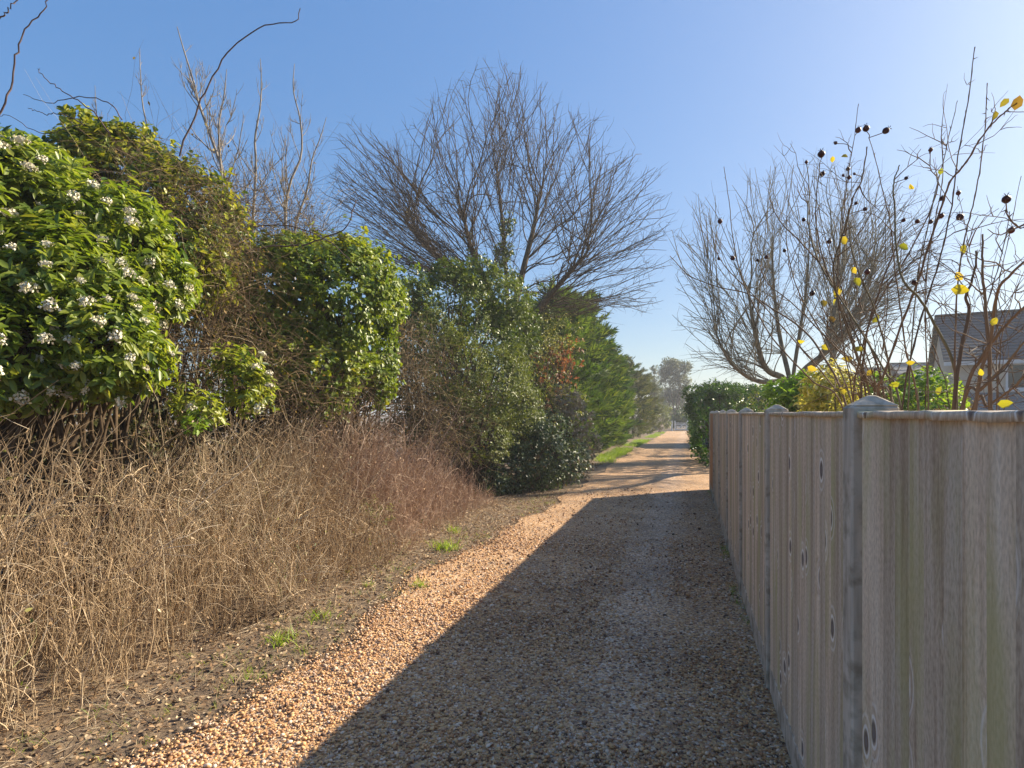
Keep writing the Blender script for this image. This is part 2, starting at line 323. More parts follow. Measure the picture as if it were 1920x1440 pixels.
M['olive'] = leaf_mat('dull_cypress_spray', [(0, (0.027, 0.041, 0.014)), (0.5, (0.073, 0.09, 0.028)), (1, (0.15, 0.149, 0.05))], 0.55, 0.3)
M['fartree'] = leaf_mat('hazed_far_needle', [(0, (.07, .085, .06)), (.5, (.13, .145, .1)), (1, (.22, .23, .16))], 0.6, 0.3)  # leaves paled and greyed: distance haze put into their colour
M['laurel'] = leaf_mat('laurel_leaf', [(0, (0.022, 0.055, 0.01)), (0.5, (0.054, 0.127, 0.015)), (1, (0.132, 0.22, 0.03))], 0.3, 0.35)
M['golden'] = leaf_mat('golden_hedge_leaf', [(0, (.09, .12, .012)), (.5, (.2, .23, .02)), (1, (.33, .33, .03))], 0.45, 0.4)
M['varieg'] = leaf_mat('yellow_variegated_leaf', [(0, (.12, .17, .02)), (.35, (.32, .33, .04)), (.8, (.55, .5, .1)), (1, (.65, .62, .3))], 0.4, 0.4, (1.2, 1.15, .7))
M['lime'] = leaf_mat('lime_leaf', [(0, (.05, .12, .012)), (.5, (.13, .24, .02)), (1, (.24, .33, .04))], 0.4, 0.45)
M['grass'] = leaf_mat('grass_blade', [(0, (.12, .22, .015)), (.5, (.24, .36, .03)), (1, (.42, .46, .08))], 0.5, 0.4)
M['roseleaf'] = leaf_mat('yellow_rose_leaf', [(0, (.22, .14, .04)), (.25, (.2, .24, .03)), (.6, (.42, .38, .04)), (1, (.46, .36, .06))], 0.5, 0.5, (1.3, 1.2, .5))
M['hip'] = rnd_mat('dark_hip', [(0, (.03, .012, .010)), (1, (.09, .025, .018))], 0.5)
M['cane'] = rnd_mat('rose_cane', [(0, (.10, .07, .05)), (.45, (.18, .12, .075)), (.75, (.18, .12, .085)), (1, (.16, .14, .08))], 0.8, spec=0.12)
M['oak'] = bark_mat('tree_bark', (.05, .035, .023), (.15, .11, .072))
M['grey'] = bark_mat('grey_bark', (.16, .14, .12), (.36, .32, .28))
M['plane'] = bark_mat('mottled_bark', (.085, .07, .045), (.24, .2, .13), 9)
M['vine'] = bark_mat('vine_bark', (.07, .05, .05), (.17, .12, .11))
M['stem'] = bark_mat('shrub_stem', (.05, .034, .022), (.14, .1, .065))
M['gate'] = flat_mat('white_gate_paint', (.82, .82, .8), 0.5, 0.06)
M['render'] = flat_mat('cream_render', (.58, .5, .39), 0.9, 0.07)
M['slate'] = flat_mat('grey_slate', (.10, .097, .10), 0.95, 0.25, 12)
M['tile'] = flat_mat('pale_grey_tile', (.2, .195, .19), 0.95, 0.2, 12)
M['brick'] = flat_mat('chimney_brick', (.15, .11, .09), 0.9, 0.25, 20)
M['greywall'] = flat_mat('grey_wall', (.15, .145, .14), 0.9, 0.1)
M['frame'] = flat_mat('white_frame', (.7, .7, .68), 0.5, 0.05)
g, gt, gp, _ = new_mat('window_glass'); gp.inputs['Base Color'].default_value = (.03, .035, .04, 1); gp.inputs['Roughness'].default_value = 0.08; M['glass'] = g

# ------------------------------------------------------------------ ground and lane
def sheet(name, xs, ys, zf, mat):
    X, Y = np.meshgrid(xs, ys); Z = zf(X, Y); nx, ny = len(xs), len(ys)
    i = (np.arange(ny - 1)[:, None] * nx + np.arange(nx - 1)[None]).ravel()
    return obj_np(name, np.stack([X, Y, Z], -1).reshape(-1, 3), np.stack([i, i + 1, i + nx + 1, i + nx], -1), mat, smooth=True)
def soil_z(X, Y):
    P = np.stack([X, Y, X * 0], -1)
    bank = np.clip((-2.75 - X) / 1.2, 0, 1) * np.clip((X + 40) / 20, 0, 1)
    near = (np.abs(X) < 8) & (Y < 30)
    return gz(Y) - 0.012 + bank * (0.05 + near * 0.022 * lump(P, 5.0, 0) + near * 0.012 * lump(P, 14.0, 1))
xs = np.concatenate([[-400, -150, -60, -30, -15, -10, -8], np.arange(-7, -2.0, 0.06), [-1.5, 0, 2, 6, 12, 30, 60, 150, 400]])
ys = np.concatenate([[-200, -50, -15, -4], np.arange(0, 16, 0.08), np.arange(16, 80, 3.0), [100, 150, 300, 700]])
ground = tag(sheet('ground', xs, ys, soil_z, M['soil']), kind='structure')

def left_edge(y):
    y = np.asarray(y, float)
    return -2.42 - 0.22 * np.exp(-((y - 6.2) / 2.2) ** 2) + 0.09 * np.sin(1.9 * y + .4) * (y < 30) + 0.05 * np.sin(5.3 * y)
ys = np.concatenate([np.arange(-8, 16, 0.12), np.arange(16, 76, 1.0)])
tt = np.linspace(0, 1, 24)
LX = left_edge(ys); RX = np.where(ys < 14.2, 0.62, np.where(ys < 19, 0.62 + np.clip(ys - 14.2, 0, 4) * 1.1, 0.55))
X = LX[:, None] + (RX - LX)[:, None] * tt[None]; Y = np.repeat(ys[:, None], 24, 1)
Z = gz(Y) + 0.004 + 0.008 * lump(np.stack([X, Y, X * 0], -1), 2.5, 2) * (Y < 20) * np.minimum(1, np.minimum(tt, 1 - tt) * 8)[None]
i = (np.arange(len(ys) - 1)[:, None] * 24 + np.arange(23)[None]).ravel()
tag(obj_np('gravel_track', np.stack([X, Y, Z], -1).reshape(-1, 3), np.stack([i, i + 1, i + 25, i + 24], -1), M['track'], smooth=True), kind='structure')

# loose pebbles, real stones where the photograph shows them singly
def icosa():
    p = (1 + 5 ** .5) / 2
    v = nrm(np.array([(-1, p, 0), (1, p, 0), (-1, -p, 0), (1, -p, 0), (0, -1, p), (0, 1, p), (0, -1, -p), (0, 1, -p), (p, 0, -1), (p, 0, 1), (-p, 0, -1), (-p, 0, 1)], float))
    f = np.array([(0, 11, 5), (0, 5, 1), (0, 1, 7), (0, 7, 10), (0, 10, 11), (1, 5, 9), (5, 11, 4), (11, 10, 2), (10, 7, 6), (7, 1, 8), (3, 9, 4), (3, 4, 2), (3, 2, 6), (3, 6, 8), (3, 8, 9), (4, 9, 5), (2, 4, 11), (6, 2, 10), (8, 6, 7), (9, 8, 1)])
    return v, f
IV, IF = icosa()
def stones(P, R):
    n = len(P); S = R[:, None] * rng.uniform([.8, .6, .42], [1.35, 1.0, .8], (n, 3)); a = rng.uniform(0, 6.28, n); b = rng.normal(0, .35, n)
    V = IV[None] * (1 + rng.normal(0, .09, (n, 12, 1))) * S[:, None]
    x, y, z = V[..., 0], V[..., 1], V[..., 2]; cb, sb = np.cos(b)[:, None], np.sin(b)[:, None]; y, z = y * cb - z * sb, y * sb + z * cb
    c, s = np.cos(a)[:, None], np.sin(a)[:, None]
    V = np.stack([x * c - y * s, x * s + y * c, z], -1) + P[:, None]
    return V.reshape(-1, 3), (np.arange(n)[:, None, None] * 12 + IF[None]).reshape(-1, 3)
def strew(n, y0, y1, r0, r1):
    y = rng.uniform(y0, y1, n); x = left_edge(y) - 0.10 + rng.uniform(0, 1, n) ** 1.0 * (0.47 - left_edge(y) + 0.10)
    x = x - (rng.random(n) < .10) * rng.exponential(.12, n)
    t = (x - 0) ; keep = ~((np.abs(x + 0.42 + .08 * np.sin(y)) < .26) & (y > 3.0) & (rng.random(n) < .2 + .45 * np.clip((y - 3) / 4, 0, 1)))
    keep &= ~((lump(np.stack([x, y, x * 0], -1), 1.3, 1) > .45) & (rng.random(n) < .4))
    x, y = x[keep], y[keep]; r = rng.uniform(r0, r1, len(x)) * rng.choice([.7, .8, 1, 1, 1.25, 1.7], len(x))
    z = 0.006 + rng.uniform(-.2, .7, len(x)) * r
    return np.stack([x, y, z], -1), r
parts = [strew(30000, 1.8, 4.8, .005, .0094), strew(10000, 4.8, 8.5, .007, .0115), strew(2500, 8.5, 13.5, .009, .014)]
P = np.concatenate([p for p, r in parts]); R = np.concatenate([r for p, r in parts])
V, F = stones(P, R)
tag(obj_np('gravel', V, F, M['pebble'], rnd=np.repeat(rng.random(len(P)), 12), smooth=True), 'loose mixed brown and grey pebbles covering the lane', 'gravel', kind='stuff')

# ------------------------------------------------------------------ fence
FX = 0.50
fence = empty('garden_fence', (FX, 6.0, 0), label='weathered close-board timber fence with concrete posts and gravel boards along the lane', cat='fence')
NB, PITCH = 19, 0.0985
bw = 0.125
board = MB().poly([(0, -bw / 2, 0), (-.004, -bw / 2, 0), (-.016, bw / 2, 0), (0, bw / 2, 0), (0, -bw / 2, 1.545), (-.004, -bw / 2, 1.545), (-.016, bw / 2, 1.545), (0, bw / 2, 1.545)],
                  [(0, 1, 2, 3), (7, 6, 5, 4), (1, 0, 4, 5), (2, 1, 5, 6), (3, 2, 6, 7), (0, 3, 7, 4)])
board_m = board.mesh('board', M['wood'], 0.0012)
board_orange = board.mesh('board', M['orangewood'], 0.0012)
post = MB().box(-.036, .09, -.05, .05, -.3, 1.722).mesh('post', M['concrete'], 0.006)
capm = MB().poly([(-.031, -.051, 1.722), (.091, -.051, 1.722), (.091, .051, 1.722), (-.031, .051, 1.722), (.02, -.012, 1.754), (.04, -.012, 1.754), (.04, .012, 1.754), (.02, .012, 1.754)],
                 [(0, 3, 2, 1), (4, 5, 6, 7), (0, 1, 5, 4), (1, 2, 6, 5), (2, 3, 7, 6), (3, 0, 4, 7)]).mesh('post_cap', M['concrete'], 0.004)
rail = MB()
for z in (.35, .9, 1.45): rail.box(.004, .042, -.92, .92, z - .03, z + .03)
for y in (-.94, .875): rail.box(.012, .05, y, y + .065, .10, 1.684)
rail_m = rail.mesh('fence_panel', M['wood'])
grav_m = MB().box(-.018, .032, -.925, .925, -.06, .155).mesh('gravel_board', M['concrete'], 0.004)
cap_n = 40
cs = np.linspace(-.925, .925, cap_n); jz = rng.normal(0, .0018, cap_n); jx = rng.normal(0, .0022, cap_n)
ring = np.array([(-.024, 1.687), (-.024, 1.701), (-.021, 1.7045), (.05, 1.7045), (.054, 1.701), (.054, 1.687)])
CV = np.stack([np.broadcast_to(ring[None, :, 0], (cap_n, 6)) + jx[:, None], np.broadcast_to(cs[:, None], (cap_n, 6)), np.broadcast_to(ring[None, :, 1], (cap_n, 6)) + jz[:, None]], -1)
q = np.arange(cap_n - 1)[:, None] * 6; a = np.arange(6)[None]; b = (a + 1) % 6
CF = np.stack([q + a, q + b, q + 6 + b, q + 6 + a], -1).reshape(-1, 4)
CF = np.concatenate([CF, [[0, 1, 2, 5], [2, 3, 4, 5]], [[(cap_n - 1) * 6 + v for v in (5, 2, 1, 0)], [(cap_n - 1) * 6 + v for v in (5, 4, 3, 2)]]])
caprail_m = data_np('capping_rail', CV, CF, M['wood'])
def child(name, mesh, parent, loc, rot=(0, 0, 0), scale=None):
    o = bpy.data.objects.new(name, mesh); C.link(o); o.parent = parent; o.location = loc; o.rotation_euler = rot
    if scale: o.scale = scale
    return o
for k in range(-2, 7):
    yc = 2.0 + 1.95 * k - 6.0
    p = child('post', post, fence, (0, yc, 0), (0, 0, random.gauss(0, .008))); child('post_cap', capm, p, (0, 0, 0))
    if k == 6: continue
    ym = yc + 0.975
    new = (k == 5)  # last panel gets the more orange wood colour
    child('gravel_board', grav_m, fence, (0, ym, 0))
    pan = child('fence_panel', rail_m, fence, (0, ym, 0))
    if new: tag(pan, 'orange-brown fence panel')
    child('capping_rail', caprail_m, pan, (0, 0, 0))
    for j in range(NB):
        child('board', board_orange if new else board_m, pan, (random.gauss(0, .0008) - .0006 * (j % 2), (j - 9) * .0918, .148 + random.gauss(0, .002)), (0, random.gauss(0, .0012), 0))

# ------------------------------------------------------------------ generators for shrubs
def frame_out(P, c):
    return nrm(P - c)
def shoots(blobs, n, depth=0.35, lumpf=2.2, lumpa=0.16, up=0.5, zmin=0.05, inside=0.72, gap=.4, stray=.085):
    """positions and growth directions of leafy shoots in the outer shell of a heap of ellipsoids; blobs: (centre, radii)"""
    cs = np.array([b[0] for b in blobs]); rs = np.array([np.broadcast_to(b[1], 3) for b in blobs], float)
    wgt = (rs ** 2).mean(1); pick = rng.choice(len(blobs), n * 3, p=wgt / wgt.sum())
    D = rv(n * 3); u = rng.random(n * 3)
    P0 = cs[pick] + D * rs[pick]
    f = 1 - depth * u ** 1.4 + lumpa * lump(P0, lumpf, 0) + 0.5 * lumpa * lump(P0, lumpf * 2.7, 1) + stray * rng.exponential(1, n * 3) * (rng.random(n * 3) < .35)
    P = cs[pick] + D * rs[pick] * f[:, None]
    keep = (P[:, 2] > zmin) & (lump(P, lumpf * 2.2, 2) > -gap - .9 * rng.random(n * 3))
    for c, r in zip(cs, rs):
        keep &= (((P - c) / r) ** 2).sum(1) > inside ** 2
    P, D, u = P[keep][:n], D[keep][:n], u[keep][:n]
    G = nrm(D + np.array([0, 0, up]) + rng.normal(0, .35, P.shape))
    return P, G, u
def shoot_leaves(P, G, k, slen, L, W, tm, spread=0.9, droop=0.15, lvar=0.42):
    n = len(P); t = rng.uniform(0, 1, (n, k)); side = rng.normal(size=(n, k, 3))
    g = np.broadcast_to(G[:, None], (n, k, 3)); side = nrm(side - (side * g).sum(-1, keepdims=True) * g)
    p = P[:, None] + g * (t * slen)[..., None] + side * .004
    A = nrm(g * (1 - spread * .5) + side * spread + np.array([0, 0, -droop])); Nn = nrm(g * 1.0 + np.array([0, 0, .6]) + rng.normal(0, .35, (n, k, 3)))
    l = L * rng.uniform(1 - lvar, 1 + lvar, n * k); w_ = W * rng.uniform(1 - lvar, 1 + lvar, n * k)
    return p.reshape(-1, 3), A.reshape(-1, 3), Nn.reshape(-1, 3), l, w_
def leaf_rnd(n, k, P=None, f=2.0):
    """one value per leaf; leaves on one shoot share a tone"""
    b = rng.beta(2, 2.2, n)
    if P is not None: b = np.clip(b * .75 + .12 + .22 * lump(P, f, 1), 0, 1)
    return np.clip(np.repeat(b, k) * .7 + .3 * rng.random(n * k), 0, .999)
def pb(*L):
    """blobs given by photo pixel, radius in pixels and distance"""
    out = []
    for px, py, rp, d, *e in L:
        r = rp * d / FPX; out.append((at(px, py, d), np.array([r, r, r * (e[0] if e else 1.0)])))
    return out
def stems_mesh(blobs, n, base, r0=0.022, r1=0.004, K=7):
    cs = np.array([b[0] for b in blobs]); rs = np.array([np.broadcast_to(b[1], 3) for b in blobs], float)
    i = rng.integers(0, len(blobs), n); E = cs[i] + rv(n) * rs[i] * rng.uniform(.45, 1.13, (n, 1))
    B = np.array(base)[rng.integers(0, len(base), n)] + rng.normal(0, .12, (n, 3)) * [1, 1, 0]
    t = np.linspace(0, 1, K)[None, :, None]
    Pm = B[:, None] * (1 - t) + E[:, None] * t + np.array([0, 0, 1]) * (t * (1 - t)) * 0.5 * np.linalg.norm(E - B, axis=1)[:, None, None]
    Pm = Pm + rng.normal(0, .05, (n, K, 3)) * np.sin(t * np.pi)
    Rm = (r0 * (1 - np.linspace(0, 1, K)) + r1)[None] * rng.uniform(.6, 1.2, (n, 1))
    return tubes(Pm, Rm, 4)
def shrub(name, label, cat, blobs, n, k, L, W, mat, slen=0.12, tm=T6, depth=.35, base=None, nst=40, up=.5, group=None, spread=.9, droop=.15, lumpf=2.2, lumpa=.16, inside=.72, zmin=.05, stem='stem', r0=.022):
    cs = np.array([b[0] for b in blobs]); c = cs.mean(0)
    if base is None: base = [(q[0], q[1], float(gz(q[1])) - .05) for q in cs[:max(1, len(cs) // 2)]]
    root = empty(name, (base[0][0], base[0][1], base[0][2] + .05), label=label, cat=cat, group=group)
    P, G, u = shoots(blobs, n, depth, lumpf, lumpa, up, zmin, inside)
    a = shoot_leaves(P, G, k, slen, L, W, tm, spread, droop)
    V, F = leaves(*a, tm); nv = len(tm[0])
    f = obj_np('foliage', V, F, mat, root, rnd=np.repeat(leaf_rnd(len(P), k, P), nv)); f['kind'] = 'stuff'
    if nst:
        V, F = stems_mesh(blobs, nst, base, r0); obj_np('stems', V, F, M[stem], root)
    return root, P, G, u
def twig_cloud(P, D, L, r, K=5, bend=.25, grav=0.0):
    n = len(P); t = np.linspace(0, 1, K)[None, :, None]; B = rv(n)
    Q = P[:, None] + (D * L[:, None])[:, None] * t + (B * L[:, None] * bend)[:, None] * t * t - np.array([0, 0, 1]) * (L[:, None, None] * grav) * t * t
    Q = Q + rng.normal(0, .02, Q.shape) * L[:, None, None] * (t > 0)
    R = r[:, None] * np.linspace(1, .35, K)[None]
    return Q, R

# ------------------------------------------------------------------ viburnum in flower
vb = pb((75, 405, 112, 4.8), (190, 455, 105, 5.0), (262, 525, 76, 5.2), (110, 575, 130, 4.5), (185, 655, 88, 4.4), (30, 665, 100, 4.1), (-120, 500, 190, 4.6), (255, 425, 45, 5.4), (300, 555, 32, 5.2), (20, 330, 60, 4.8))
vbase = [(-5.1, 3.0, -.05), (-4.9, 3.9, -.05), (-5.3, 2.4, -.05)]
vib = empty('viburnum_shrub', (-5.1, 3.2, 0), label='large evergreen viburnum with clusters of white blossom above the dry brambles', cat='shrub')
P, G, u = shoots(vb, 6000, .45, 2.6, .26, .45, .5, .72, .1, .05)
k = 7
p_, A_, N_, l_, w_ = shoot_leaves(P, G, k, .11, .078, .036, T6, .95, .2)
V, F = leaves(p_, A_, N_, l_, w_, T6); lr = leaf_rnd(len(P), k)
# the 300 leaves that show largest are objects of their own
dc = np.linalg.norm(p_ - [0, 0, CAMH], axis=1); face = -(nrm(np.cross(A_, np.cross(N_, A_))) * nrm(p_ - [0, 0, CAMH])).sum(1)
dd = -p_[:, 0] * SA + p_[:, 1] * CA; pxx = 960 + FPX * (p_[:, 0] * CA + p_[:, 1] * SA) / dd
score = np.abs(face) * l_ / dc * (np.repeat(u, k) < .18) * (pxx > 10) * (dd > 0)
big = np.argsort(-score)[:300]
rest = np.ones(len(p_), bool); rest[big] = False
V, F = leaves(p_[rest], A_[rest], N_[rest], l_[rest], w_[rest], T6)
obj_np('foliage', V, F, M['vib'], vib, rnd=np.repeat(lr[rest], 6))['kind'] = 'stuff'
tx, ty, tz, tf = T6
leaf_m = data_np('leaf', np.stack([tx, ty * .46, tz], -1), tf, M['vib'])
Af, Bf, Nf = leaf_frames(A_[big], N_[big])
def basis(x, y, z, p, s):
    m = Matrix(((x[0], y[0], z[0], 0), (x[1], y[1], z[1], 0), (x[2], y[2], z[2], 0), (0, 0, 0, 1)))
    return Matrix.Translation(Vector(p)) @ m @ Matrix.Scale(s, 4)
def child_m(name, mesh, parent, mat4):
    o = bpy.data.objects.new(name, mesh); C.link(o); o.parent = parent
    l, r, s = (wm(parent).inverted() @ mat4).decompose(); o.location = l; o.rotation_mode = 'QUATERNION'; o.rotation_quaternion = r; o.scale = s
    return o
for i, j in enumerate(big): child_m('leaf', leaf_m, vib, basis(Af[i], Bf[i], Nf[i], p_[j], l_[j]))
V, F = stems_mesh(vb, 90, vbase, .03, .005); obj_np('stems', V, F, M['stem'], vib)
# blossom heads
def blossom(seed):
    r = np.random.default_rng(seed); n = 64
    d = nrm(r.normal(size=(n, 3)) * [1, 1, .6] + [0, 0, .65]); d[:, 2] = np.abs(d[:, 2]) * .62
    p = d * .042 * r.uniform(.75, 1.05, (n, 1)); ax = nrm(r.normal(size=(n, 3)))
    V, F = leaves(p, ax, d + r.normal(0, .3, (n, 3)), np.full(n, .022), np.full(n, .02), T4)
    return data_np('blossom', V, F, M['flower'], np.repeat(r.random(n) * .5, 4))
BL = [blossom(s) for s in (1, 2, 3, 4)]
def put_blossoms(parent, P, G, u, n, zlim=None):
    idx = np.where(u < .15)[0]
    dirc = nrm(np.array([0, 0, CAMH]) - P[idx]); fr = (G[idx] * dirc).sum(1)
    low = 1.2 - .22 * P[idx][:, 2] if zlim is None else 1
    idx = idx[np.argsort(-(fr + .5 * rng.random(len(idx)) + low))][:n * 3]
    chosen = []
    for i in idx:
        if all(np.linalg.norm(P[i] - P[j]) > .13 for j in chosen): chosen.append(i)
        if len(chosen) >= n: break
    for c in chosen:
        z = nrm(G[c] + np.array([0, 0, .5])); x = nrm(np.cross(z, [0.3, 1, 0])); y = np.cross(z, x)
        child_m('blossom', BL[c % 4], parent, basis(x, y, z, P[c] + G[c] * .11, random.uniform(.7, 1.25)))
put_blossoms(vib, P, G, u, 150)
sp = pb((440, 705, 38, 5.9), (470, 735, 30, 5.9), (365, 755, 30, 5.5), (415, 680, 18, 5.9), (385, 770, 18, 5.4))
v2, P2, G2, u2 = shrub('viburnum_shrub', 'small low sprigs of flowering viburnum poking out of the brown thicket', 'shrub', sp, 260, 6, .07, .032, M['vib'], .1, base=[(-5.2, 4.4, -.05)], nst=14, inside=.4, r0=.012)
put_blossoms(v2, P2, G2, u2, 11, 1)

# ------------------------------------------------------------------ ivy-clad bush behind, ivy mound, evergreens
b = pb((240, 340, 75, 6.8), (330, 410, 100, 6.8), (395, 440, 60, 7.0), (160, 245, 22, 6.8), (150, 228, 14, 6.7), (205, 285, 32, 6.8), (255, 268, 26, 6.8), (300, 480, 120, 6.6), (140, 330, 60, 6.6))
shrub('ivy_bush', 'tall dark ivy-clad bush rising behind the white-flowered viburnum', 'bush', b, 3400, 7, .07, .042, M['ivy'], .12, depth=.4, base=[(-6.4, 5.0, -.05), (-6.2, 5.8, -.05)], nst=60, lumpa=.22)
b = pb((610, 570, 115, 8.7), (670, 575, 78, 9.2), (525, 550, 95, 8.4), (680, 660, 68, 9.3), (640, 520, 62, 9.0), (698, 725, 42, 9.3), (560, 650, 110, 8.8), (480, 530, 60, 8.2), (570, 500, 45, 8.6), (475, 610, 60, 7.9), (520, 680, 70, 8.1), (600, 690, 80, 8.5))
shrub('ivy_mound', 'rounded mound of glossy ivy with its sunlit flank towards the lane', 'bush', b, 6400, 7, .066, .052, M['ivy'], .1, depth=.4, lumpa=.2, base=[(-5.3, 7.2, -.05), (-5.0, 8.0, -.05), (-5.6, 6.6, -.05)], nst=90, up=.1, droop=.5)
b = pb((850, 575, 70, 13.2), (925, 570, 65, 14), (785, 570, 48, 12.5), (965, 620, 48, 15), (900, 650, 75, 13.8), (800, 640, 60, 13), (840, 520, 28, 13.2), (900, 520, 30, 13.6), (960, 560, 36, 14.6))
shrub('dark_evergreen_bush', 'tall dark green holly-like bush with a rounded top below the bare oak', 'bush', b, 4600, 6, .07, .045, M['ivydark'], .12, tm=T4, base=[(-5.0, 12.4, -.05), (-4.9, 13.2, -.05), (-5.3, 11.6, -.05)], nst=50, lumpa=.2)
b = pb((855, 690, 60, 11.8), (915, 720, 75, 12.3), (880, 610, 38, 12.2), (900, 810, 60, 11.9), (955, 690, 45, 13), (815, 610, 30, 12), (960, 760, 55, 12.6), (850, 780, 50, 11.6))
shrub('pale_privet_bush', 'pale yellowish-green small-leaved bush between the dark evergreen and the lane', 'bush', b, 4200, 7, .045, .026, M['privet'], .13, tm=T4, base=[(-4.3, 11.0, -.05), (-4.2, 11.8, -.05)], nst=60, lumpa=.24)
b = pb((1000, 850, 58, 13), (950, 875, 46, 12.4), (1050, 865, 42, 13.8), (985, 800, 38, 13.2), (1030, 810, 36, 13.8), (925, 900, 26, 11.9))
shrub('low_bramble_bush', 'low dark glossy-leaved bramble bush spilling down to the lane edge', 'bush', b, 2600, 6, .06, .042, M['lowivy'], .1, tm=T4, base=[(-3.5, 12.2, -.05), (-3.3, 13.1, -.05)], nst=30, up=.2, lumpa=.2)
b = pb((1075, 790, 32, 15.2), (1095, 835, 26, 15.4), (1065, 750, 22, 15.6), (1085, 870, 22, 15))
shrub('pale_bramble_bush', 'bramble bush with pale withered leaves beside the first conifer', 'bush', b, 700, 6, .065, .045, M['palebr'], .12, tm=T4, base=[(-3.3, 14.8, -.05)], nst=36, lumpa=.25, inside=.5)
b = pb((1040, 690, 42, 17.6), (1010, 735, 36, 17), (1065, 665, 26, 18), (1000, 690, 26, 17.2))
shrub('beech_sapling', 'young beech holding russet dead leaves in front of the conifers', 'tree', b, 330, 5, .085, .055, M['russet'], .16, tm=T4, base=[(-4.0, 16.6, -.05)], nst=60, lumpa=.3, inside=.2, depth=.8, r0=.03, up=.1, droop=.4)
b = pb((1000, 640, 45, 17), (1040, 620, 40, 18), (1000, 760, 50, 16), (1050, 760, 40, 17), (1010, 700, 45, 17.5))
shrub('mixed_hedge', 'tangled olive-green hedge shrub around the russet beech', 'bush', b, 1300, 6, .065, .035, M['privet'], .14, tm=T4, base=[(-4.6, 16.2, -.05), (-4.4, 17.2, -.05)], nst=70, lumpa=.3, inside=.3, depth=.7)

# ------------------------------------------------------------------ dry thicket of brambles
def thicket():
    n = 5600
    y = rng.uniform(0.6, 10.4, n); x = -3.3 - 1.9 * rng.random(n) ** .85
    x -= .12 * lump(np.stack([y, y, y], -1), 1.5, 1)
    H = np.interp(y, [0, 5, 8.3, 9.4, 10.4], [1.72, 1.68, 1.62, 1.1, .45]) * np.interp(-x, [3.2, 3.5, 3.9, 4.5], [.16, .40, .72, 1.0])
    H *= rng.uniform(.55, 1.12, n) * np.clip(1 + .24 * lump(np.stack([x, y, x * 0], -1), 1.6, 2), .5, 1.3)
    H *= 1 - .16 * np.clip((-x - 3.9) / .4, 0, 1) * np.clip((4.2 - y) / .8, 0, 1)
    B = np.stack([x, y, np.full(n, -.02)], -1); K = 7; t = np.linspace(0, 1, K)
    lean = rng.normal(0, .2, (n, 2)) * H[:, None] + np.array([.10, .05]) * H[:, None]
    bend = rng.normal(0, .16, (n, 2)) * H[:, None]
    Pm = np.empty((n, K, 3))
    arch = rng.random(n) ** 2 * .55
    for j, tj in enumerate(t):
        Pm[:, j, :2] = B[:, :2] + lean * tj + bend * tj * tj
        Pm[:, j, 2] = B[:, 2] + H * (tj - arch * tj ** 3) / (1 - .6 * arch)
    Pm[:, 1:] += rng.normal(0, .022, (n, K - 1, 3)) * H[:, None, None]
    r = rng.uniform(.0017, .0046, n); R = r[:, None] * np.linspace(1, .4, K)
    m = 11000; i = rng.integers(0, n, m); j = rng.integers(1, K - 1, m)
    P0 = Pm[i, j] + (Pm[i, j + 1] - Pm[i, j]) * rng.random((m, 1)); D = nrm(rv(m) + np.array([.1, 0, .95])); Ls = rng.uniform(.10, .42, m)
    Q, Rq = twig_cloud(P0, D, Ls, rng.uniform(.0011, .0025, m), 4, .4, .15)
    tall = rng.random(n) < .07; R[tall] *= 1.9; Pm[tall, :, 2] *= rng.uniform(1.0, 1.28, (tall.sum(), 1))
    return Pm, R, Q, Rq
Pm, R, Q, Rq = thicket()
split = 6.6
for nm, mat, lab, sel in (('bramble_thicket', 'straw', 'tangle of straw-coloured dry bramble stems lining the lane below the viburnum', lambda y: y < split), ('bramble_thicket', 'pinkstem', 'pinkish-brown dry bramble stems below the ivy mound', lambda y: y >= split)):
    yj = lambda Z: Z[:, 0, 1] + .7 * lump(Z[:, 0], 1.7, 2)
    s1, s2 = sel(yj(Pm)), sel(yj(Q))
    a, bq = tubes(Pm[s1], R[s1], 3), tubes(Q[s2], Rq[s2], 3)
    V, F = merge([a, bq]); tone = lambda B: np.clip(.52 + .28 * lump(B, 2.2, 0) + .2 * lump(B, 6.0, 1) + rng.normal(0, .2, len(B)), 0, .999)
    rr = np.concatenate([np.repeat(tone(Pm[s1][:, 3]), 21), np.repeat(tone(Q[s2][:, 0]), 12)])
    tag(obj_np(nm, V, F, M[mat], rnd=rr), lab, 'brambles', kind='stuff')

n = 4200; i = rng.integers(0, len(Q), n); p = Q[i, rng.integers(1, 4, n)] + rng.normal(0, .015, (n, 3)); s_ = rng.uniform(.012, .04, n)
V, F = leaves(p, rv(n) + [0, 0, -.5], rv(n) + [.3, 0, .3], s_, s_ * rng.uniform(.35, .7, n), T4)
tag(obj_np('withered_leaves', V, F, M['litter'], rnd=np.repeat(rng.random(n), 4)), 'withered leaves and seed heads caught among the dry bramble stems', 'leaves', kind='stuff')
n = 900; i = rng.integers(0, len(Q), n); p = Q[i, 1]; keep = lump(p, 2.5, 1) > .55; p = p[keep]; n = len(p); s_ = rng.uniform(.02, .045, n)
V, F = leaves(p, rv(n) + [0, 0, .3], rv(n) + [.3, 0, .5], s_, s_ * .55, T6)
tag(obj_np('bramble_leaves', V, F, M['privet'], rnd=np.repeat(rng.random(n), 6)), 'few green leaves still hanging in the dry bramble stems', 'leaves', kind='stuff')
n = 46; P = np.stack([rng.uniform(-5.2, -4.1, n), rng.uniform(2.0, 4.6, n), rng.uniform(.2, .9, n)], -1)
Qb, Rb = twig_cloud(P, nrm(rv(n) * [1, 1, .5] + [.35, 0, .75]), rng.uniform(.5, 1.2, n), rng.uniform(.006, .012, n), 7, .5, .2)
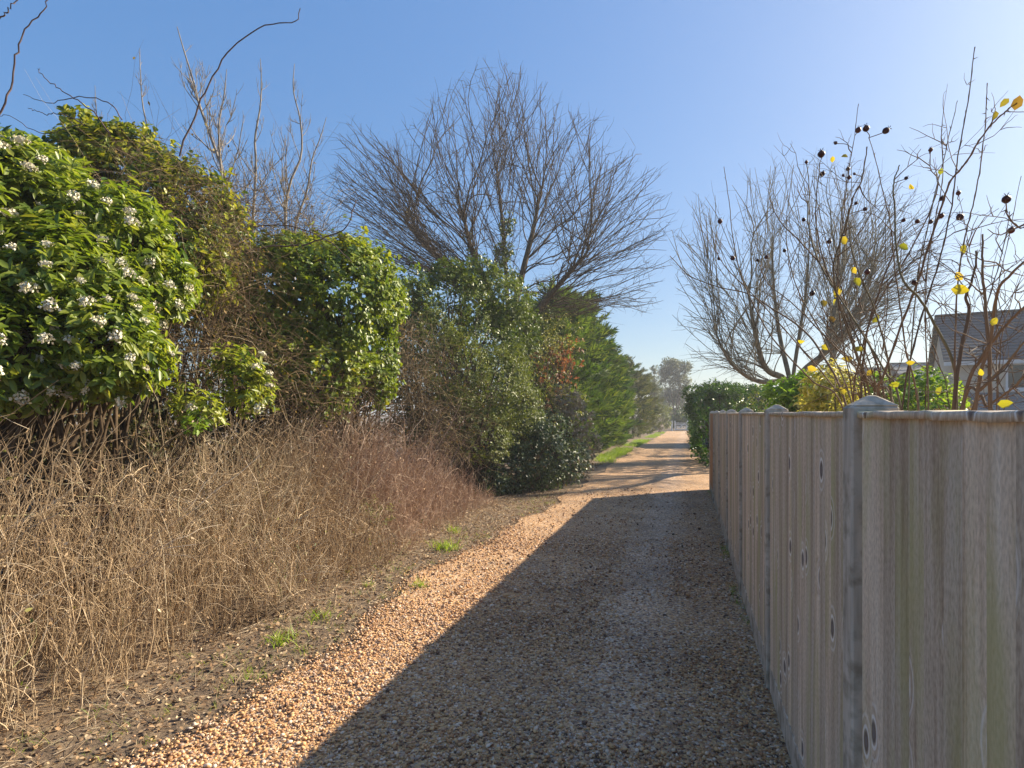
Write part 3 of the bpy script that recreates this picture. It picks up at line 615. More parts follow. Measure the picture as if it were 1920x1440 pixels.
i = rng.integers(0, n, 240); j = rng.integers(1, 6, 240); Qc, Rc = twig_cloud(Qb[i, j], nrm(rv(240) + [.2, 0, .6]), rng.uniform(.12, .45, 240), rng.uniform(.0025, .005, 240), 7, .6, .1)
V, F = merge([tubes(Qb, Rb, 5), tubes(Qc, Rc, 5)]); root = empty('elder_bush', (-4.6, 3.2, 0), label='knotty pale bare branches in the dark hollow under the viburnum', cat='bush')
obj_np('branches', V, F, M['straw'], root, rnd=np.repeat(.3 + .6 * rng.random(n + 240), 35), smooth=True)['kind'] = 'stuff'
# brown scrub scrambling up between viburnum and ivy mound
def tangle(name, label, blobs, n, base, leaves_n=0, lm='dryleaf', rad=(.0018, .0042), ln=(.35, 1.0), grav=.35):
    cs = np.array([b[0] for b in blobs]); rs = np.array([b[1] for b in blobs])
    wgt = (rs[:, 0] ** 2); i = rng.choice(len(blobs), n, p=wgt / wgt.sum())
    P = cs[i] + rv(n) * rs[i] * rng.random((n, 1)) ** .5; D = nrm(rv(n) * [1, 1, .8] + [.1, 0, .5])
    Q, R = twig_cloud(P, D, rng.uniform(*ln, n), rng.uniform(*rad, n), 6, .6, grav)
    root = empty(name, (base[0][0], base[0][1], 0), label=label, cat='scrub')
    V, F = tubes(Q, R, 3); obj_np('twigs', V, F, M['tangle'], root, rnd=np.repeat(rng.random(n), 18))['kind'] = 'stuff'
    V, F = stems_mesh(blobs, max(12, n // 60), base, .012, .003); obj_np('stems', V, F, M['stem'], root)
    if leaves_n:
        i = rng.integers(0, n, leaves_n); j = rng.integers(1, 6, leaves_n); p = Q[i, j] + rng.normal(0, .02, (leaves_n, 3))
        V, F = leaves(p, rv(leaves_n), rv(leaves_n) + [0, 0, .4], rng.uniform(.025, .055, leaves_n), rng.uniform(.015, .03, leaves_n), T4)
        obj_np('dry_leaves', V, F, M[lm], root, rnd=np.repeat(rng.random(leaves_n), 4))['kind'] = 'stuff'
    return root
tangle('scrub', 'brown leafless scrub filling the hollow between viburnum and ivy mound', pb((370, 560, 110, 6.8), (420, 630, 100, 7.2), (330, 660, 100, 6.4), (500, 720, 90, 7.4), (420, 460, 70, 7.2), (620, 740, 60, 8.2)), 1500, [(-5.5, 4.8, -.05), (-5.4, 5.6, -.05), (-5.2, 6.4, -.05)], 2600, lm='hollow')
tangle('scrub', 'thin brown bramble whips trailing over the ivy-clad bush', pb((330, 400, 110, 6.3), (400, 470, 80, 6.5), (260, 330, 60, 6.4)), 800, [(-5.8, 4.9, -.05)], 300, rad=(.0015, .003))
tangle('scrub', 'bare arching whips in the dark gap beside the ivy mound', pb((780, 690, 60, 10.6), (800, 770, 60, 10.8), (840, 830, 50, 10.8), (760, 620, 30, 10.8)), 900, [(-4.6, 9.6, -.05), (-4.4, 10.2, -.05)], 600, ln=(.4, 1.1))
tangle('scrub', 'tangled bare twigs along the skyline above the ivy mound', pb((490, 430, 70, 8.2), (580, 440, 60, 8.8), (430, 400, 50, 7.6)), 620, [(-6.0, 6.4, -.05)], 200, rad=(.002, .004), ln=(.4, 1.2), grav=.1)

b = pb((280, 650, 100, 7.9), (400, 600, 110, 8.4), (420, 500, 70, 8.6), (520, 660, 110, 9.6), (640, 700, 90, 10.6), (740, 700, 70, 11.4), (780, 780, 60, 11.6), (600, 780, 90, 9.8), (460, 790, 100, 8.6), (330, 790, 90, 7.8), (740, 820, 60, 11))
shrub('hawthorn_thicket', 'dark brown-leaved hedge filling the shade behind the scrub and brambles', 'hedge', b, 3000, 6, .06, .04, M['hollow'], .14, tm=T4, depth=.8, base=[(-6.6, 6.2, -.05), (-6.2, 8, -.05), (-5.8, 9.6, -.05), (-7, 5.4, -.05)], nst=160, inside=.25, lumpa=.3)
b = pb((-20, 760, 110, 5.8), (90, 770, 100, 6.0), (200, 770, 90, 6.3), (290, 770, 80, 6.8), (50, 860, 90, 5.9), (180, 860, 90, 6.2), (-150, 780, 150, 5.4), (300, 870, 80, 6.8))
shrub('shaded_hedge', 'dark hedge bottom in the shade under the viburnum', 'hedge', b, 1800, 6, .065, .042, M['hollow'], .14, tm=T4, depth=.8, base=[(-6.0, 3.0, -.05), (-5.9, 4.0, -.05), (-6.0, 2.2, -.05)], nst=45, inside=.25, lumpa=.3)
b = pb((760, 540, 40, 15), (720, 600, 70, 14), (820, 620, 80, 15.5), (900, 700, 90, 16), (760, 720, 80, 14.5), (960, 760, 80, 17), (850, 800, 80, 15.5))
shrub('hawthorn_thicket', 'dense dark hedge closing the gap behind the evergreens', 'hedge', b, 3600, 6, .085, .055, M['ivydark'], .16, tm=T4, depth=.7, base=[(-6.5, 13.5, -.05), (-6.3, 15, -.05)], nst=50, inside=.3, lumpa=.25)
# ------------------------------------------------------------------ saplings and vines on the left skyline
def sapling(label, line, d, r, side=16, seed=0, L0=.26, dbase=None):
    rg = np.random.default_rng(seed); pts = np.array([at(px, py, d + dz) for px, py, dz in line]); top = smooth_line(pts[::-1], 18)
    g = np.array([top[0][0] + .1, top[0][1], float(gz(0)) - .1]); top = np.vstack([g, (g + top[0]) / 2 + [.05, .05, 0], top])
    H = np.linalg.norm(top[-1] - top[2]); n = len(top)
    r *= .72; rr = r * np.linspace(1, .14, n) ** .9
    root = empty('bare_sapling', (g[0], g[1], 0), label=label, cat='tree', group='leafless saplings on the skyline')
    V, F = tubes(top[None], rr[None], 6); obj_np('trunk', V, F, M['grey'], root, smooth=True)
    lines = []
    def grow(p, dr, L, r0, lev):
        k = 6; q = [p]; dcur = dr.copy()
        for _ in range(k - 1):
            dcur = nrm(dcur + np.array([0, 0, .22]) + rg.normal(0, .10, 3)); q.append(q[-1] + dcur * L / (k - 1))
        q = np.array(q); lines.append((q, r0 * np.linspace(1, .45, k)))
        if lev < 2:
            for _ in range(rg.integers(2, 5)):
                j = rg.integers(1, k - 1); dv = nrm(rg.normal(size=3)); dn = nrm((q[j + 1] - q[j]) / np.linalg.norm(q[j + 1] - q[j]) + .75 * dv)
                grow(q[j], dn, L * rg.uniform(.3, .55), r0 * .62, lev + 1)
    for s in range(side):
        f = rg.uniform(.12, .97); j = 2 + int(f * (n - 4)); tdir = nrm(top[j + 1] - top[j]); dv = nrm(rg.normal(size=3) * [1, 1, .3])
        grow(top[j], nrm(tdir * .8 + dv * .75), H * L0 * (1.15 - f) * rg.uniform(.6, 1.3), max(rr[j] * .5, .004), 1 if f > .7 else 0)
    V, F = tube_list(lines, 4); obj_np('branches', V, F, M['grey'], root, smooth=True)['kind'] = 'stuff'
sapling('grey leafless sapling with the highest tip, left of the arching vine', [(332, 50, 0), (345, 95, 0), (365, 160, 0), (375, 200, 0), (400, 270, 0), (425, 350, 0), (435, 480, 0)], 9.5, .045, 22, 1)
sapling('slim leafless sapling with a forked tip, second from the ivy-clad bush', [(488, 110, 0), (490, 150, 0), (488, 200, 0), (478, 260, 0), (480, 310, 0), (475, 400, 0), (470, 480, 0)], 9.8, .04, 15, 2, .22)
sapling('slender leafless sapling with a whip-like tip nearest the bare oak', [(552, 120, 0), (550, 170, 0), (563, 225, 0), (565, 290, 0), (545, 340, 0), (535, 400, 0), (540, 490, 0)], 10.2, .042, 16, 3)
sapling('short broad leafless sapling beside the ivy mound skyline', [(612, 220, 0), (600, 260, 0), (585, 300, 0), (575, 360, 0), (555, 420, 0), (550, 490, 0)], 10.6, .036, 15, 4)
sapling('low spindly leafless sapling just above the ivy-clad bush', [(262, 90, 0), (263, 130, 0), (268, 200, 0), (285, 270, 0), (300, 330, 0), (320, 420, 0)], 8.8, .026, 18, 5, .2)
sapling('grey leafless sapling leaning out behind the arching vine', [(425, 130, 0), (420, 180, 0), (410, 240, 0), (415, 320, 0), (425, 400, 0), (440, 480, 0)], 9.2, .038, 20, 6)
sapling('faint leafless sapling behind the top of the viburnum', [(178, 160, 0), (180, 200, 0), (185, 250, 0), (200, 330, 0), (230, 420, 0)], 9.0, .024, 12, 7, .2)
def vine(label, line, d, r=.007):
    pts = np.array([at(px, py, d + dz) for px, py, dz in line]); q = smooth_line(pts, 26); q += rng.normal(0, .006, q.shape)
    V, F = tubes(q[None], (r * np.linspace(1, .45, 26))[None], 5)
    tag(obj_np('vine', V, F, M['vine'], smooth=True), label, 'vine', 'bare vine shoots above the bushes')
vine('long bare vine arching over to a hooked tip above the saplings', [(335, 290, 0), (365, 215, 0), (385, 170, 0), (410, 120, 0), (440, 85, 0), (480, 57, 0), (520, 43, 0), (555, 42, 0), (565, 18, 0)], 6.2, .010)
vine('bare vine rising steeply at the picture edge above the viburnum', [(-30, 300, 0), (0, 220, 0), (20, 160, 0), (32, 100, 0), (45, 60, 0), (75, 25, 0), (92, -2, 0)], 4.2, .008)
vine('short bare vine tip crossing the top corner of the sky', [(-40, 70, 0), (0, 35, 0), (20, 15, 0), (40, -10, 0)], 4.2, .007)
vine('thin bare vine sloping down onto the ivy-clad bush', [(205, 250, 0), (170, 205, 0), (130, 178, 0), (100, 158, 0), (75, 138, 0), (73, 128, 0)], 6.0, .007)
vine('thin bare vine bowing sideways above the viburnum', [(230, 225, 0), (200, 190, 0), (150, 182, 0), (100, 192, 0), (70, 188, 0), (45, 178, 0)], 6.0, .006)
vine('lower thin bare vine pointing left above the viburnum', [(160, 235, 0), (120, 215, 0), (80, 212, 0), (52, 202, 0)], 6.0, .006)
vine('low bare vine lying along the viburnum crown', [(150, 232, 0), (110, 245, 0), (70, 248, 0), (20, 218, 0), (-10, 222, 0)], 5.8, .005)
vine('bare branch lying across the ivy mound towards the oak', [(440, 480, 0), (500, 463, 0), (560, 460, 0), (610, 445, 0), (650, 425, 0), (668, 375, 0)], 7.6, .014)
vine('upper bare branch bowing over the ivy mound', [(400, 455, 0), (460, 430, 0), (520, 422, 0), (570, 430, 0), (620, 455, 0), (660, 490, 0)], 7.6, .012)

# ------------------------------------------------------------------ bare trees
def in_poly(p, poly):
    x, y = p[:, 0], p[:, 1]; c = np.zeros(len(p), bool); n = len(poly)
    for i in range(n):
        (x0, y0), (x1, y1) = poly[i], poly[(i + 1) % n]
        h = ((y0 > y) != (y1 > y)) & (x < (x1 - x0) * (y - y0) / ((y1 - y0) + 1e-9) + x0); c ^= h
    return c
def crown_points(poly, d, n, thick):
    poly = np.array(poly, float); lo, hi = poly.min(0), poly.max(0); out = []
    while sum(len(o) for o in out) < n:
        p = rng.uniform(lo, hi, (n, 2)); out.append(p[in_poly(p, poly)])
    p = np.concatenate(out)[:n]; m = n // 5; e = rng.integers(0, len(poly), m); f_ = rng.random((m, 1)); p[:m] = poly[e] * (1 - f_) + np.roll(poly, -1, 0)[e] * f_ + rng.normal(0, 9, (m, 2)); cx = (lo[0] + hi[0]) / 2; hw = (hi[0] - lo[0]) / 2
    th = thick * np.sqrt(np.clip(1 - ((p[:, 0] - cx) / (hw * 1.05)) ** 2, .12, 1)); dz = rng.uniform(-1, 1, n) * th
    return np.array([at(a, b, d + c) for (a, b), c in zip(p, dz)])
def fan(trunk, tips, splits=(.2, .38), wh=10, low=.35, seed=0, up=.05, wob=.03, sag=.03):
    """tips are gathered into ever thicker limbs that leave the trunk at acute angles"""
    rg = np.random.default_rng(seed); pos = [np.array(p) for p in trunk]; par = list(range(-1, len(trunk) - 1)); nt_ = len(trunk)
    def path(i, dr, q, seg):
        p = pos[i]; L = np.linalg.norm(q - p); k = max(2, int(L / seg)); c = p + dr * L * .5 - np.array([0, 0, sag * L]); last = i
        for t in np.linspace(0, 1, k + 1)[1:]:
            v = (1 - t) ** 2 * p + 2 * t * (1 - t) * c + t * t * q + (rg.normal(0, wob, 3) * min(1, L) if t < 1 else 0)
            pos.append(v); par.append(last); last = len(pos) - 1
        return last, nrm(q - c)
    def grow(i, dr, T):
        if len(T) == 0: return
        p = pos[i]
        if len(T) == 1: path(i, dr, T[0], .4); return
        U = nrm(T - p); a, b = U[rg.integers(len(U))], None
        b = U[int(np.argmin(U @ a))]; a = U[int(np.argmin(U @ b))]
        for _ in range(5):
            m = (U @ a) > (U @ b)
            if m.all() or not m.any(): break
            a, b = nrm(U[m].mean(0)), nrm(U[~m].mean(0))
        if m.all() or not m.any(): m = np.arange(len(T)) % 2 == 0
        for S in (T[m], T[~m]):
            if len(S) == 1: grow(i, dr, S); continue
            c = S.mean(0); near = np.sort(np.linalg.norm(S - p, axis=1))[max(0, len(S) // 8)]
            q = p + nrm(c - p + np.array([0, 0, up]) * np.linalg.norm(c - p)) * min(np.linalg.norm(c - p) * rg.uniform(*splits), near * .8); j, d2 = path(i, nrm(dr + .6 * nrm(c - p)), q, .3); grow(j, nrm(d2 + .5 * nrm(c - q)), S)
    base = pos[int(nt_ * low)]; v = tips - base; el = np.arctan2(v[:, 2], np.linalg.norm(v[:, :2], axis=1)) + rg.normal(0, .12, len(tips))
    order = np.argsort(el); groups = np.array_split(order, wh); idx = np.linspace(int(nt_ * low), nt_ - 1, wh).astype(int)
    for g_, i in zip(groups, idx):
        T = tips[g_]; az = np.arctan2(T[:, 1] - pos[i][1], T[:, 0] - pos[i][0]); az = (az + rg.uniform(0, 6.28)) % 6.283; o = np.argsort(az)
        for S in np.array_split(o, 3 if i < nt_ - 1 else 2):
            if len(S): tdir = nrm(pos[min(i + 1, nt_ - 1)] - pos[i - 1]); grow(i, nrm(.35 * tdir + nrm(T[S].mean(0) - pos[i])), T[S])
    return np.array(pos), np.array(par)
def tree(name, label, chains, A, step, di, dk, r0, mat, up=.05, seed=0, power=2.25, tw=(2.0, .25, .6, .004), rmax=.4, limb_r=.035, twsag=0.0, base=None, group=None):
    ends = np.array([c[-1] for c in chains]); own = ((A[:, None] - ends[None]) ** 2 @ np.array([1, 1, .25])).argmin(1); PP, QQ, off = [], [], 0
    for ci, c in enumerate(chains):
        if not (own == ci).any(): continue
        p_i, q_i = fan(c, A[own == ci], wh=di, low=dk, seed=seed + ci, up=up, wob=step)
        PP.append(p_i); QQ.append(np.where(q_i < 0, -1, q_i + off)); off += len(p_i)
    pos, par = np.concatenate(PP), np.concatenate(QQ); n = len(pos); kids = [[] for _ in range(n)]
    for i, p in enumerate(par):
        if p >= 0: kids[p].append(i)
    acc = np.zeros(n)
    for i in range(n - 1, -1, -1):
        if acc[i] == 0: acc[i] = r0 ** power
        if par[i] >= 0: acc[par[i]] += acc[i]
    # parents of chain nodes can come later than children only for forks of the given chains, whose order is kept
    rad = np.minimum(acc ** (1 / power), rmax)
    lines = []; stack = [i for i in range(n) if par[i] < 0]; pre = {i: None for i in stack}
    while stack:
        i = stack.pop(); ch = [] if pre[i] is None else [pre[i]]; ch.append(i)
        while kids[i]:
            ks = sorted(kids[i], key=lambda q: -rad[q])
            for q in ks[1:]: pre[q] = i; stack.append(q)
            i = ks[0]; ch.append(i)
        if len(ch) < 2: continue
        p = pos[ch].copy(); r = rad[ch].copy()
        if pre.get(ch[1]) == ch[0] or (len(ch) > 1 and par[ch[1]] == ch[0]): r[0] = min(r[0], r[1] * 1.25)
        for _ in range(2):
            if len(p) > 2: p[1:-1] = .5 * p[1:-1] + .25 * (p[:-2] + p[2:])
        r[-1] *= .5; lines.append((p, r))
    root = empty(name, base if base is not None else (pos[0][0], pos[0][1], float(gz(pos[0][1]))), label=label, cat='tree', group=group)
    big_ = [l for l in lines if l[1].max() >= limb_r]; small = [l for l in lines if l[1].max() < limb_r]
    trunks = sorted(big_, key=lambda l: -l[1].max())
    for i, l in enumerate(trunks):
        V, F = tubes(l[0][None], l[1][None], 8 if l[1].max() > .09 else 6); obj_np('trunk' if i == 0 else 'limb', V, F, mat, root, smooth=True)
    # fine twigs
    m = int(n * tw[0]); cand = np.where((rad < limb_r * .7) & (par >= 0))[0]; i = rng.choice(cand, m)
    P = pos[i] + (pos[par[i]] - pos[i]) * rng.random((m, 1)); D0 = nrm(pos[i] - pos[par[i]]); D = nrm(D0 + 1.05 * rv(m) + [0, 0, .3])
    Q, R = twig_cloud(P, D, rng.uniform(tw[1], tw[2], m), np.full(m, tw[3]) * rng.uniform(.7, 1.2, m), 4, .35, twsag)
    V, F = merge([tube_list(small, 4), tubes(Q, R, 3)])
    obj_np('crown', V, F, mat, root)['kind'] = 'stuff'
    return root, pos, rad
def chain(pts, n): return list(smooth_line(np.array(pts), n))
d = 20.0
tb = at(955, 700, d); tb[2] = -.1
oak_poly = [(880, 118), (945, 125), (1000, 140), (1055, 195), (1085, 215), (1125, 225), (1150, 275), (1200, 300), (1245, 315), (1252, 400), (1250, 480), (1235, 545), (1215, 590), (1130, 590), (1050, 545), (1010, 470), (950, 450), (880, 470), (800, 500), (700, 480), (640, 470), (612, 400), (615, 320), (650, 240), (700, 250), (725, 290), (765, 250), (810, 190), (850, 150)]
A = crown_points(oak_poly, d, 1250, 4.2); A = A[rng.permutation(len(A))]; A = A[lump(A, .55, 1) + .5 * lump(A, 1.3, 0) > -.6][:700]
stem_ = lambda *e: chain([tb, at(955, 680, d)] + [at(x_, y_, d + z_) for x_, y_, z_ in e], 44)
c0 = stem_((953, 600, 0), (948, 500, 0), (940, 400, 0), (930, 320, 0))
c1 = stem_((945, 610, -.2), (915, 540, -.8), (885, 470, -1.3), (868, 400, -1.6))
c2 = stem_((960, 600, .3), (980, 510, .8), (1000, 430, 1.3), (1012, 370, 1.6))
c3 = stem_((968, 640, -.3), (1010, 580, -.9), (1060, 520, -1.5), (1105, 470, -1.8))
c4 = stem_((942, 620, .4), (890, 550, 1.2), (820, 480, 1.8), (760, 420, 2.2))
oak, opos, orad = tree('bare_oak', 'large leafless oak with a fan of fine branches and ivy on its trunk', [c0, c1, c2, c3, c4], A, .16, 8, .5, .0095, M['oak'], .03, 3, 2.0, (1.9, .2, .6, .0058), .24, .045)
# ivy on the oak's trunk is a part of it
ib = pb((945, 470, 13, 19.7), (950, 430, 11, 19.7), (940, 500, 13, 19.7), (965, 530, 16, 19.7), (955, 410, 8, 19.7), (878, 440, 5, 19.2), (882, 470, 6, 19.2), (885, 500, 8, 19.2))
P, G, u = shoots(ib, 420, .6, 4, .3, .1, .1, .2); a_ = shoot_leaves(P, G, 5, .08, .085, .065, T4)
V, F = leaves(*a_, T4); obj_np('ivy', V, F, M['ivydark'], oak, rnd=np.repeat(leaf_rnd(len(P), 5), 4))['kind'] = 'stuff'

d = 18.0
pb0 = at(1485, 760, d); pb0[2] = -.1
pl_poly = [(1258, 430), (1300, 400), (1335, 335), (1400, 325), (1480, 312), (1560, 300), (1640, 312), (1720, 350), (1770, 420), (1790, 540), (1690, 600), (1560, 590), (1440, 620), (1390, 700), (1300, 690), (1262, 600), (1280, 520)]
A = crown_points(pl_poly, d, 600, 3.2); A = A[rng.permutation(len(A))]; A = A[lump(A, .6, 2) > -.5][:430]
stem_ = lambda *e: chain([pb0, at(1486, 745, d)] + [at(x_, y_, d + z_) for x_, y_, z_ in e], 44)
cs_ = [stem_((1488, 700, 0), (1500, 620, 0), (1512, 540, 0), (1518, 450, 0)), stem_((1470, 710, -.2), (1435, 690, -.6), (1415, 620, -1), (1402, 540, -1)), stem_((1478, 700, .3), (1462, 630, .8), (1452, 550, 1.1), (1448, 470, 1.3)),
       stem_((1500, 710, .4), (1545, 660, 1.0), (1565, 580, 1.3), (1575, 480, 1.5)), stem_((1502, 700, -.5), (1560, 650, -1.0), (1610, 580, -1.4), (1640, 500, -1.6)), stem_((1475, 715, -.5), (1420, 715, -1.0), (1370, 680, -1.5), (1340, 620, -1.8))]
tree('pollarded_tree', 'leafless pollarded tree with stout upright limbs beyond the fence', cs_, A, .11, 6, .5, .0085, M['plane'], .34, 5, 1.88, (1.8, .25, .6, .0054), .2, .05, .0)
# second upright stem tree behind it
d = 24.0
b0 = at(1560, 760, d); b0[2] = -.1
A = crown_points([(1500, 420), (1560, 380), (1640, 390), (1700, 450), (1700, 560), (1600, 620), (1520, 590)], d, 160, 2.5)
c0 = chain([b0, at(1560, 700, d), at(1563, 650, d), at(1570, 600, d)], 36)
tree('bare_tree', 'slimmer leafless tree just behind the pollarded tree', [c0], A, .05, 6, .4, .009, M['plane'], .12, 9, 1.95, (1.6, .3, .7, .006), .3, .06)

# ------------------------------------------------------------------ conifers along the lane
def conifer(label, base, h, rx, ry, n, mat, lean=(.0, .0), group=None, size=.62, name='conifer_tree', zb=.15, tip=.42):
    bx, by = base; z0 = float(gz(by))
    root = empty(name, (bx, by, z0), label=label, cat='tree', group=group)
    tl = np.array([[bx, by, z0 - .1], [bx, by, z0 + h * .5], [bx + lean[0] * .5, by + lean[1] * .5, z0 + h * .93]])
    V, F = tubes(smooth_line(tl, 8)[None], np.linspace(.16, .03, 8)[None], 6); obj_np('trunk', V, F, M['stem'], root)
    m = 10; nf = n // m; t = rng.random(nf) ** .85; ang = rng.uniform(0, 6.283, nf)
    prof = np.where(t < .18, .82 + 1.0 * t, 1.0) * np.clip((1.02 - t) / (1 - .30), 0, 1) ** tip
    z = z0 + zb + t * (h - zb) * .96; pos0 = np.stack([np.cos(ang), np.sin(ang), z * .9], -1)
    prof = prof * (1 + .14 * lump(pos0 * [2.2, 2.2, 1.4], 1.3, 1)) * rng.uniform(.8, 1.06, nf)
    Pf = np.stack([bx + lean[0] * t + np.cos(ang) * rx * prof, by + lean[1] * t + np.sin(ang) * ry * prof, z], -1)
    Gf = nrm(np.stack([np.cos(ang), np.sin(ang), np.zeros(nf)], -1) * .9 + np.array([0, 0, .5]) + rng.normal(0, .2, (nf, 3)))
    along = rng.uniform(-1.15, .1, (nf, m, 1)) * size * 1.5
    P = (Pf[:, None] + Gf[:, None] * along + rng.normal(0, .13, (nf, m, 3)) * [1, 1, .55] * size / .62).reshape(-1, 3); n = nf * m
    G = nrm(np.repeat(Gf, m, 0) + rng.normal(0, .28, (n, 3))); P[:, 2] = np.maximum(P[:, 2], z0 + .08)
    # flattened sprays: nine narrow fingers on one axis
    k = 9; sgn = np.array([0, 1, -1, 1, -1, 1, -1, 1, -1]); f = np.array([.45, .12, .12, .32, .32, .52, .52, .7, .7])
    pl = nrm(np.cross(G, rv(n))); S = size * rng.uniform(.6, 1.35, n)
    A = nrm(G[:, None] + sgn[None, :, None] * .75 * pl[:, None] * (f < .44 + .5)[None, :, None]); A[:, 0] = G
    p = P[:, None] + (f * S[:, None])[..., None] * G[:, None] * .9 - np.array([0, 0, .10]) * (f * S[:, None])[..., None] ** 2
    Nn = np.cross(A, pl[:, None] + rng.normal(0, .25, (n, k, 3)))
    l = (S[:, None] * np.array([.6, .42, .42, .42, .42, .36, .36, .3, .3])).ravel()
    V, F = leaves(p.reshape(-1, 3), A.reshape(-1, 3), Nn.reshape(-1, 3), l, l * .2, T4)
    obj_np('crown', V, F, mat, root, rnd=np.repeat(np.clip(np.repeat(rng.beta(2, 2, nf), m * k) * .6 + .4 * rng.random(n * k), 0, .999), 4))['kind'] = 'stuff'
gr = 'bright green conifers in a row along the lane'
conifer('tall bright green conifer, first and tallest of the row beside the lane', (-5.1, 21.5), 6.4, 1.85, 1.85, 3000, M['conifer'], (.3, .2), gr)
conifer('bright green conifer, second of the row beside the lane', (-4.9, 24.8), 6.9, 1.95, 2.05, 3000, M['conifer'], (.2, 0), gr)
conifer('bright green conifer, third of the row beside the lane', (-4.9, 28.4), 6.2, 2.0, 2.05, 2600, M['conifer'], (.2, 0), gr)
conifer('bright green conifer, fourth and last of the bright row beside the lane', (-4.85, 32.2), 5.8, 1.95, 2.0, 2200, M['conifer'], (.2, 0), gr)
go = 'dull olive conifers farther along the lane'
conifer('dull olive conifer just past the bright green row', (-4.5, 41.0), 5.9, 2.0, 2.3, 1300, M['olive'], (0, 0), go, .5)
conifer('dull olive conifer in the middle of the farther row', (-4.4, 45.5), 5.8, 2.1, 2.6, 1200, M['olive'], (0, 0), go, .5, tip=.35)
conifer('dull olive conifer, third of the farther row', (-4.4, 50.5), 5.8, 2.1, 2.8, 1100, M['olive'], (0, 0), go, .5, tip=.3)
conifer('dull olive conifer at the end of the farther row', (-4.4, 57.0), 5.9, 2.1, 3.2, 1000, M['olive'], (0, 0), go, .55, tip=.3)
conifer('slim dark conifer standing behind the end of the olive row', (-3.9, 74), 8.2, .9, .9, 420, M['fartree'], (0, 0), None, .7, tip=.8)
# broad hazy tree beyond the gate
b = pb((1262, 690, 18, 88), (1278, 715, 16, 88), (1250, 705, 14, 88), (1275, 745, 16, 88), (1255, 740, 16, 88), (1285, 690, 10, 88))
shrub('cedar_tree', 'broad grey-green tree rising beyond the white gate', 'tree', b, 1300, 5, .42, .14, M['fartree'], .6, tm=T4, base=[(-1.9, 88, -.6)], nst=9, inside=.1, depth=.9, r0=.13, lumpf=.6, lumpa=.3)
b = pb((1249, 795, 8, 68), (1246, 782, 9, 68), (1250, 770, 8, 69))
shrub('gateside_shrub', 'small yellowish shrub against the hedge end near the white gate', 'shrub', b, 260, 5, .18, .1, M['privet'], .3, tm=T4, base=[(-2.9, 66, -.5)], nst=8, inside=.1, depth=.9, lumpf=.8)
b = pb((1296, 785, 14, 80), (1312, 780, 16, 80), (1282, 772, 14, 86), (1330, 775, 18, 80), (1262, 775, 14, 90), (1245, 770, 16, 92), (1225, 765, 18, 92), (1272, 755, 12, 92), (1276, 792, 15, 77.5), (1262, 796, 12, 77.5), (1292, 794, 14, 77.5), (1276, 778, 10, 78), (1235, 745, 18, 94), (1262, 748, 14, 95), (1300, 752, 14, 90))
shrub('dark_shrubbery', 'dark shrubs closing the lane behind the white gate', 'shrub', b, 2000, 5, .3, .16, M['ivydark'], .4, tm=T4, base=[(1.5, 80, -.5)], nst=14, inside=.1, depth=.9, lumpf=.6)

# ------------------------------------------------------------------ white gate
gd = 74.5; gl = at(1265, 807, gd); grt = at(1287.5, 807, gd); gw = float(np.linalg.norm(grt - gl)); zg = float(gz(gl[1]))
gate = empty('field_gate', (gl[0], gl[1], zg), math.atan2(grt[1] - gl[1], grt[0] - gl[0]), label='white five-bar gate closing the far end of the lane', cat='gate')
for i in range(5): MB().box(.06, gw - .06, -.02, .02, .12 + i * .2, .12 + i * .2 + .085).build('bar', M['gate'], gate)
for x in (0.0, gw - .09): MB().box(x, x + .09, -.045, .045, .04, 1.08 if x else 1.25).build('stile', M['gate'], gate)
MB().poly([(.09, .021, .12), (.19, .021, .12), (gw - .09, .021, 1.0), (gw - .19, .021, 1.0), (.09, .045, .12), (.19, .045, .12), (gw - .09, .045, 1.0), (gw - .19, .045, 1.0)],
          [(0, 1, 2, 3), (7, 6, 5, 4), (0, 4, 5, 1), (1, 5, 6, 2), (2, 6, 7, 3), (3, 7, 4, 0)]).build('brace', M['gate'], gate)
for x, l_ in ((-.35, 'white gate post on the olive hedge side'), (gw + .12, 'white gate post on the dark shrub side')):
    p = gl + (grt - gl) / gw * x
    tag(MB().box(-.1, .1, -.1, .1, -.2, 1.2).poly([(-.11, -.11, 1.2), (.11, -.11, 1.2), (.11, .11, 1.2), (-.11, .11, 1.2), (0, 0, 1.3)], [(3, 2, 1, 0), (0, 1, 4), (1, 2, 4), (2, 3, 4), (3, 0, 4)]).build('gate_post', M['gate']), l_, 'post', 'posts of the white gate').location = (p[0], p[1], zg)

# ------------------------------------------------------------------ garden side: hedges, shrubs, buildings
def boxhedge(x0, x1, y0, y1, h, r):
    out = []
    for x in np.arange(x0 + r * .8, x1 - r * .5, r * 1.1):
        for y in np.arange(y0 + r * .8, y1 - r * .5, r * 1.1):
            for z in np.arange(r, h - r * .5, r * 1.1): out.append((np.array([x, y, float(gz(y)) + z]), np.array([r, r, r])))
    return out
b = boxhedge(.35, 2.6, 19.6, 23.6, 2.9, .62)
shrub('laurel_hedge', 'clipped laurel hedge block at the fence end, nearest of its row', 'hedge', b, 3600, 5, .11, .045, M['laurel'], .12, tm=T4, depth=.3, base=[(1.2, 20.5, -.05), (1.2, 22.4, -.05)], nst=30, group='laurel hedge along the lane', inside=.8, lumpa=.12)
b = boxhedge(.30, 2.4, 25.6, 33.0, 2.9, .7)
shrub('laurel_hedge', 'second laurel hedge block farther along the lane edge', 'hedge', b, 2200, 5, .12, .05, M['laurel'], .14, tm=T4, depth=.3, base=[(1.2, 28, -.05), (1.2, 31, -.05)], nst=20, group='laurel hedge along the lane', inside=.8)
b = boxhedge(.45, 2.4, 36.5, 50.0, 2.9, .8)
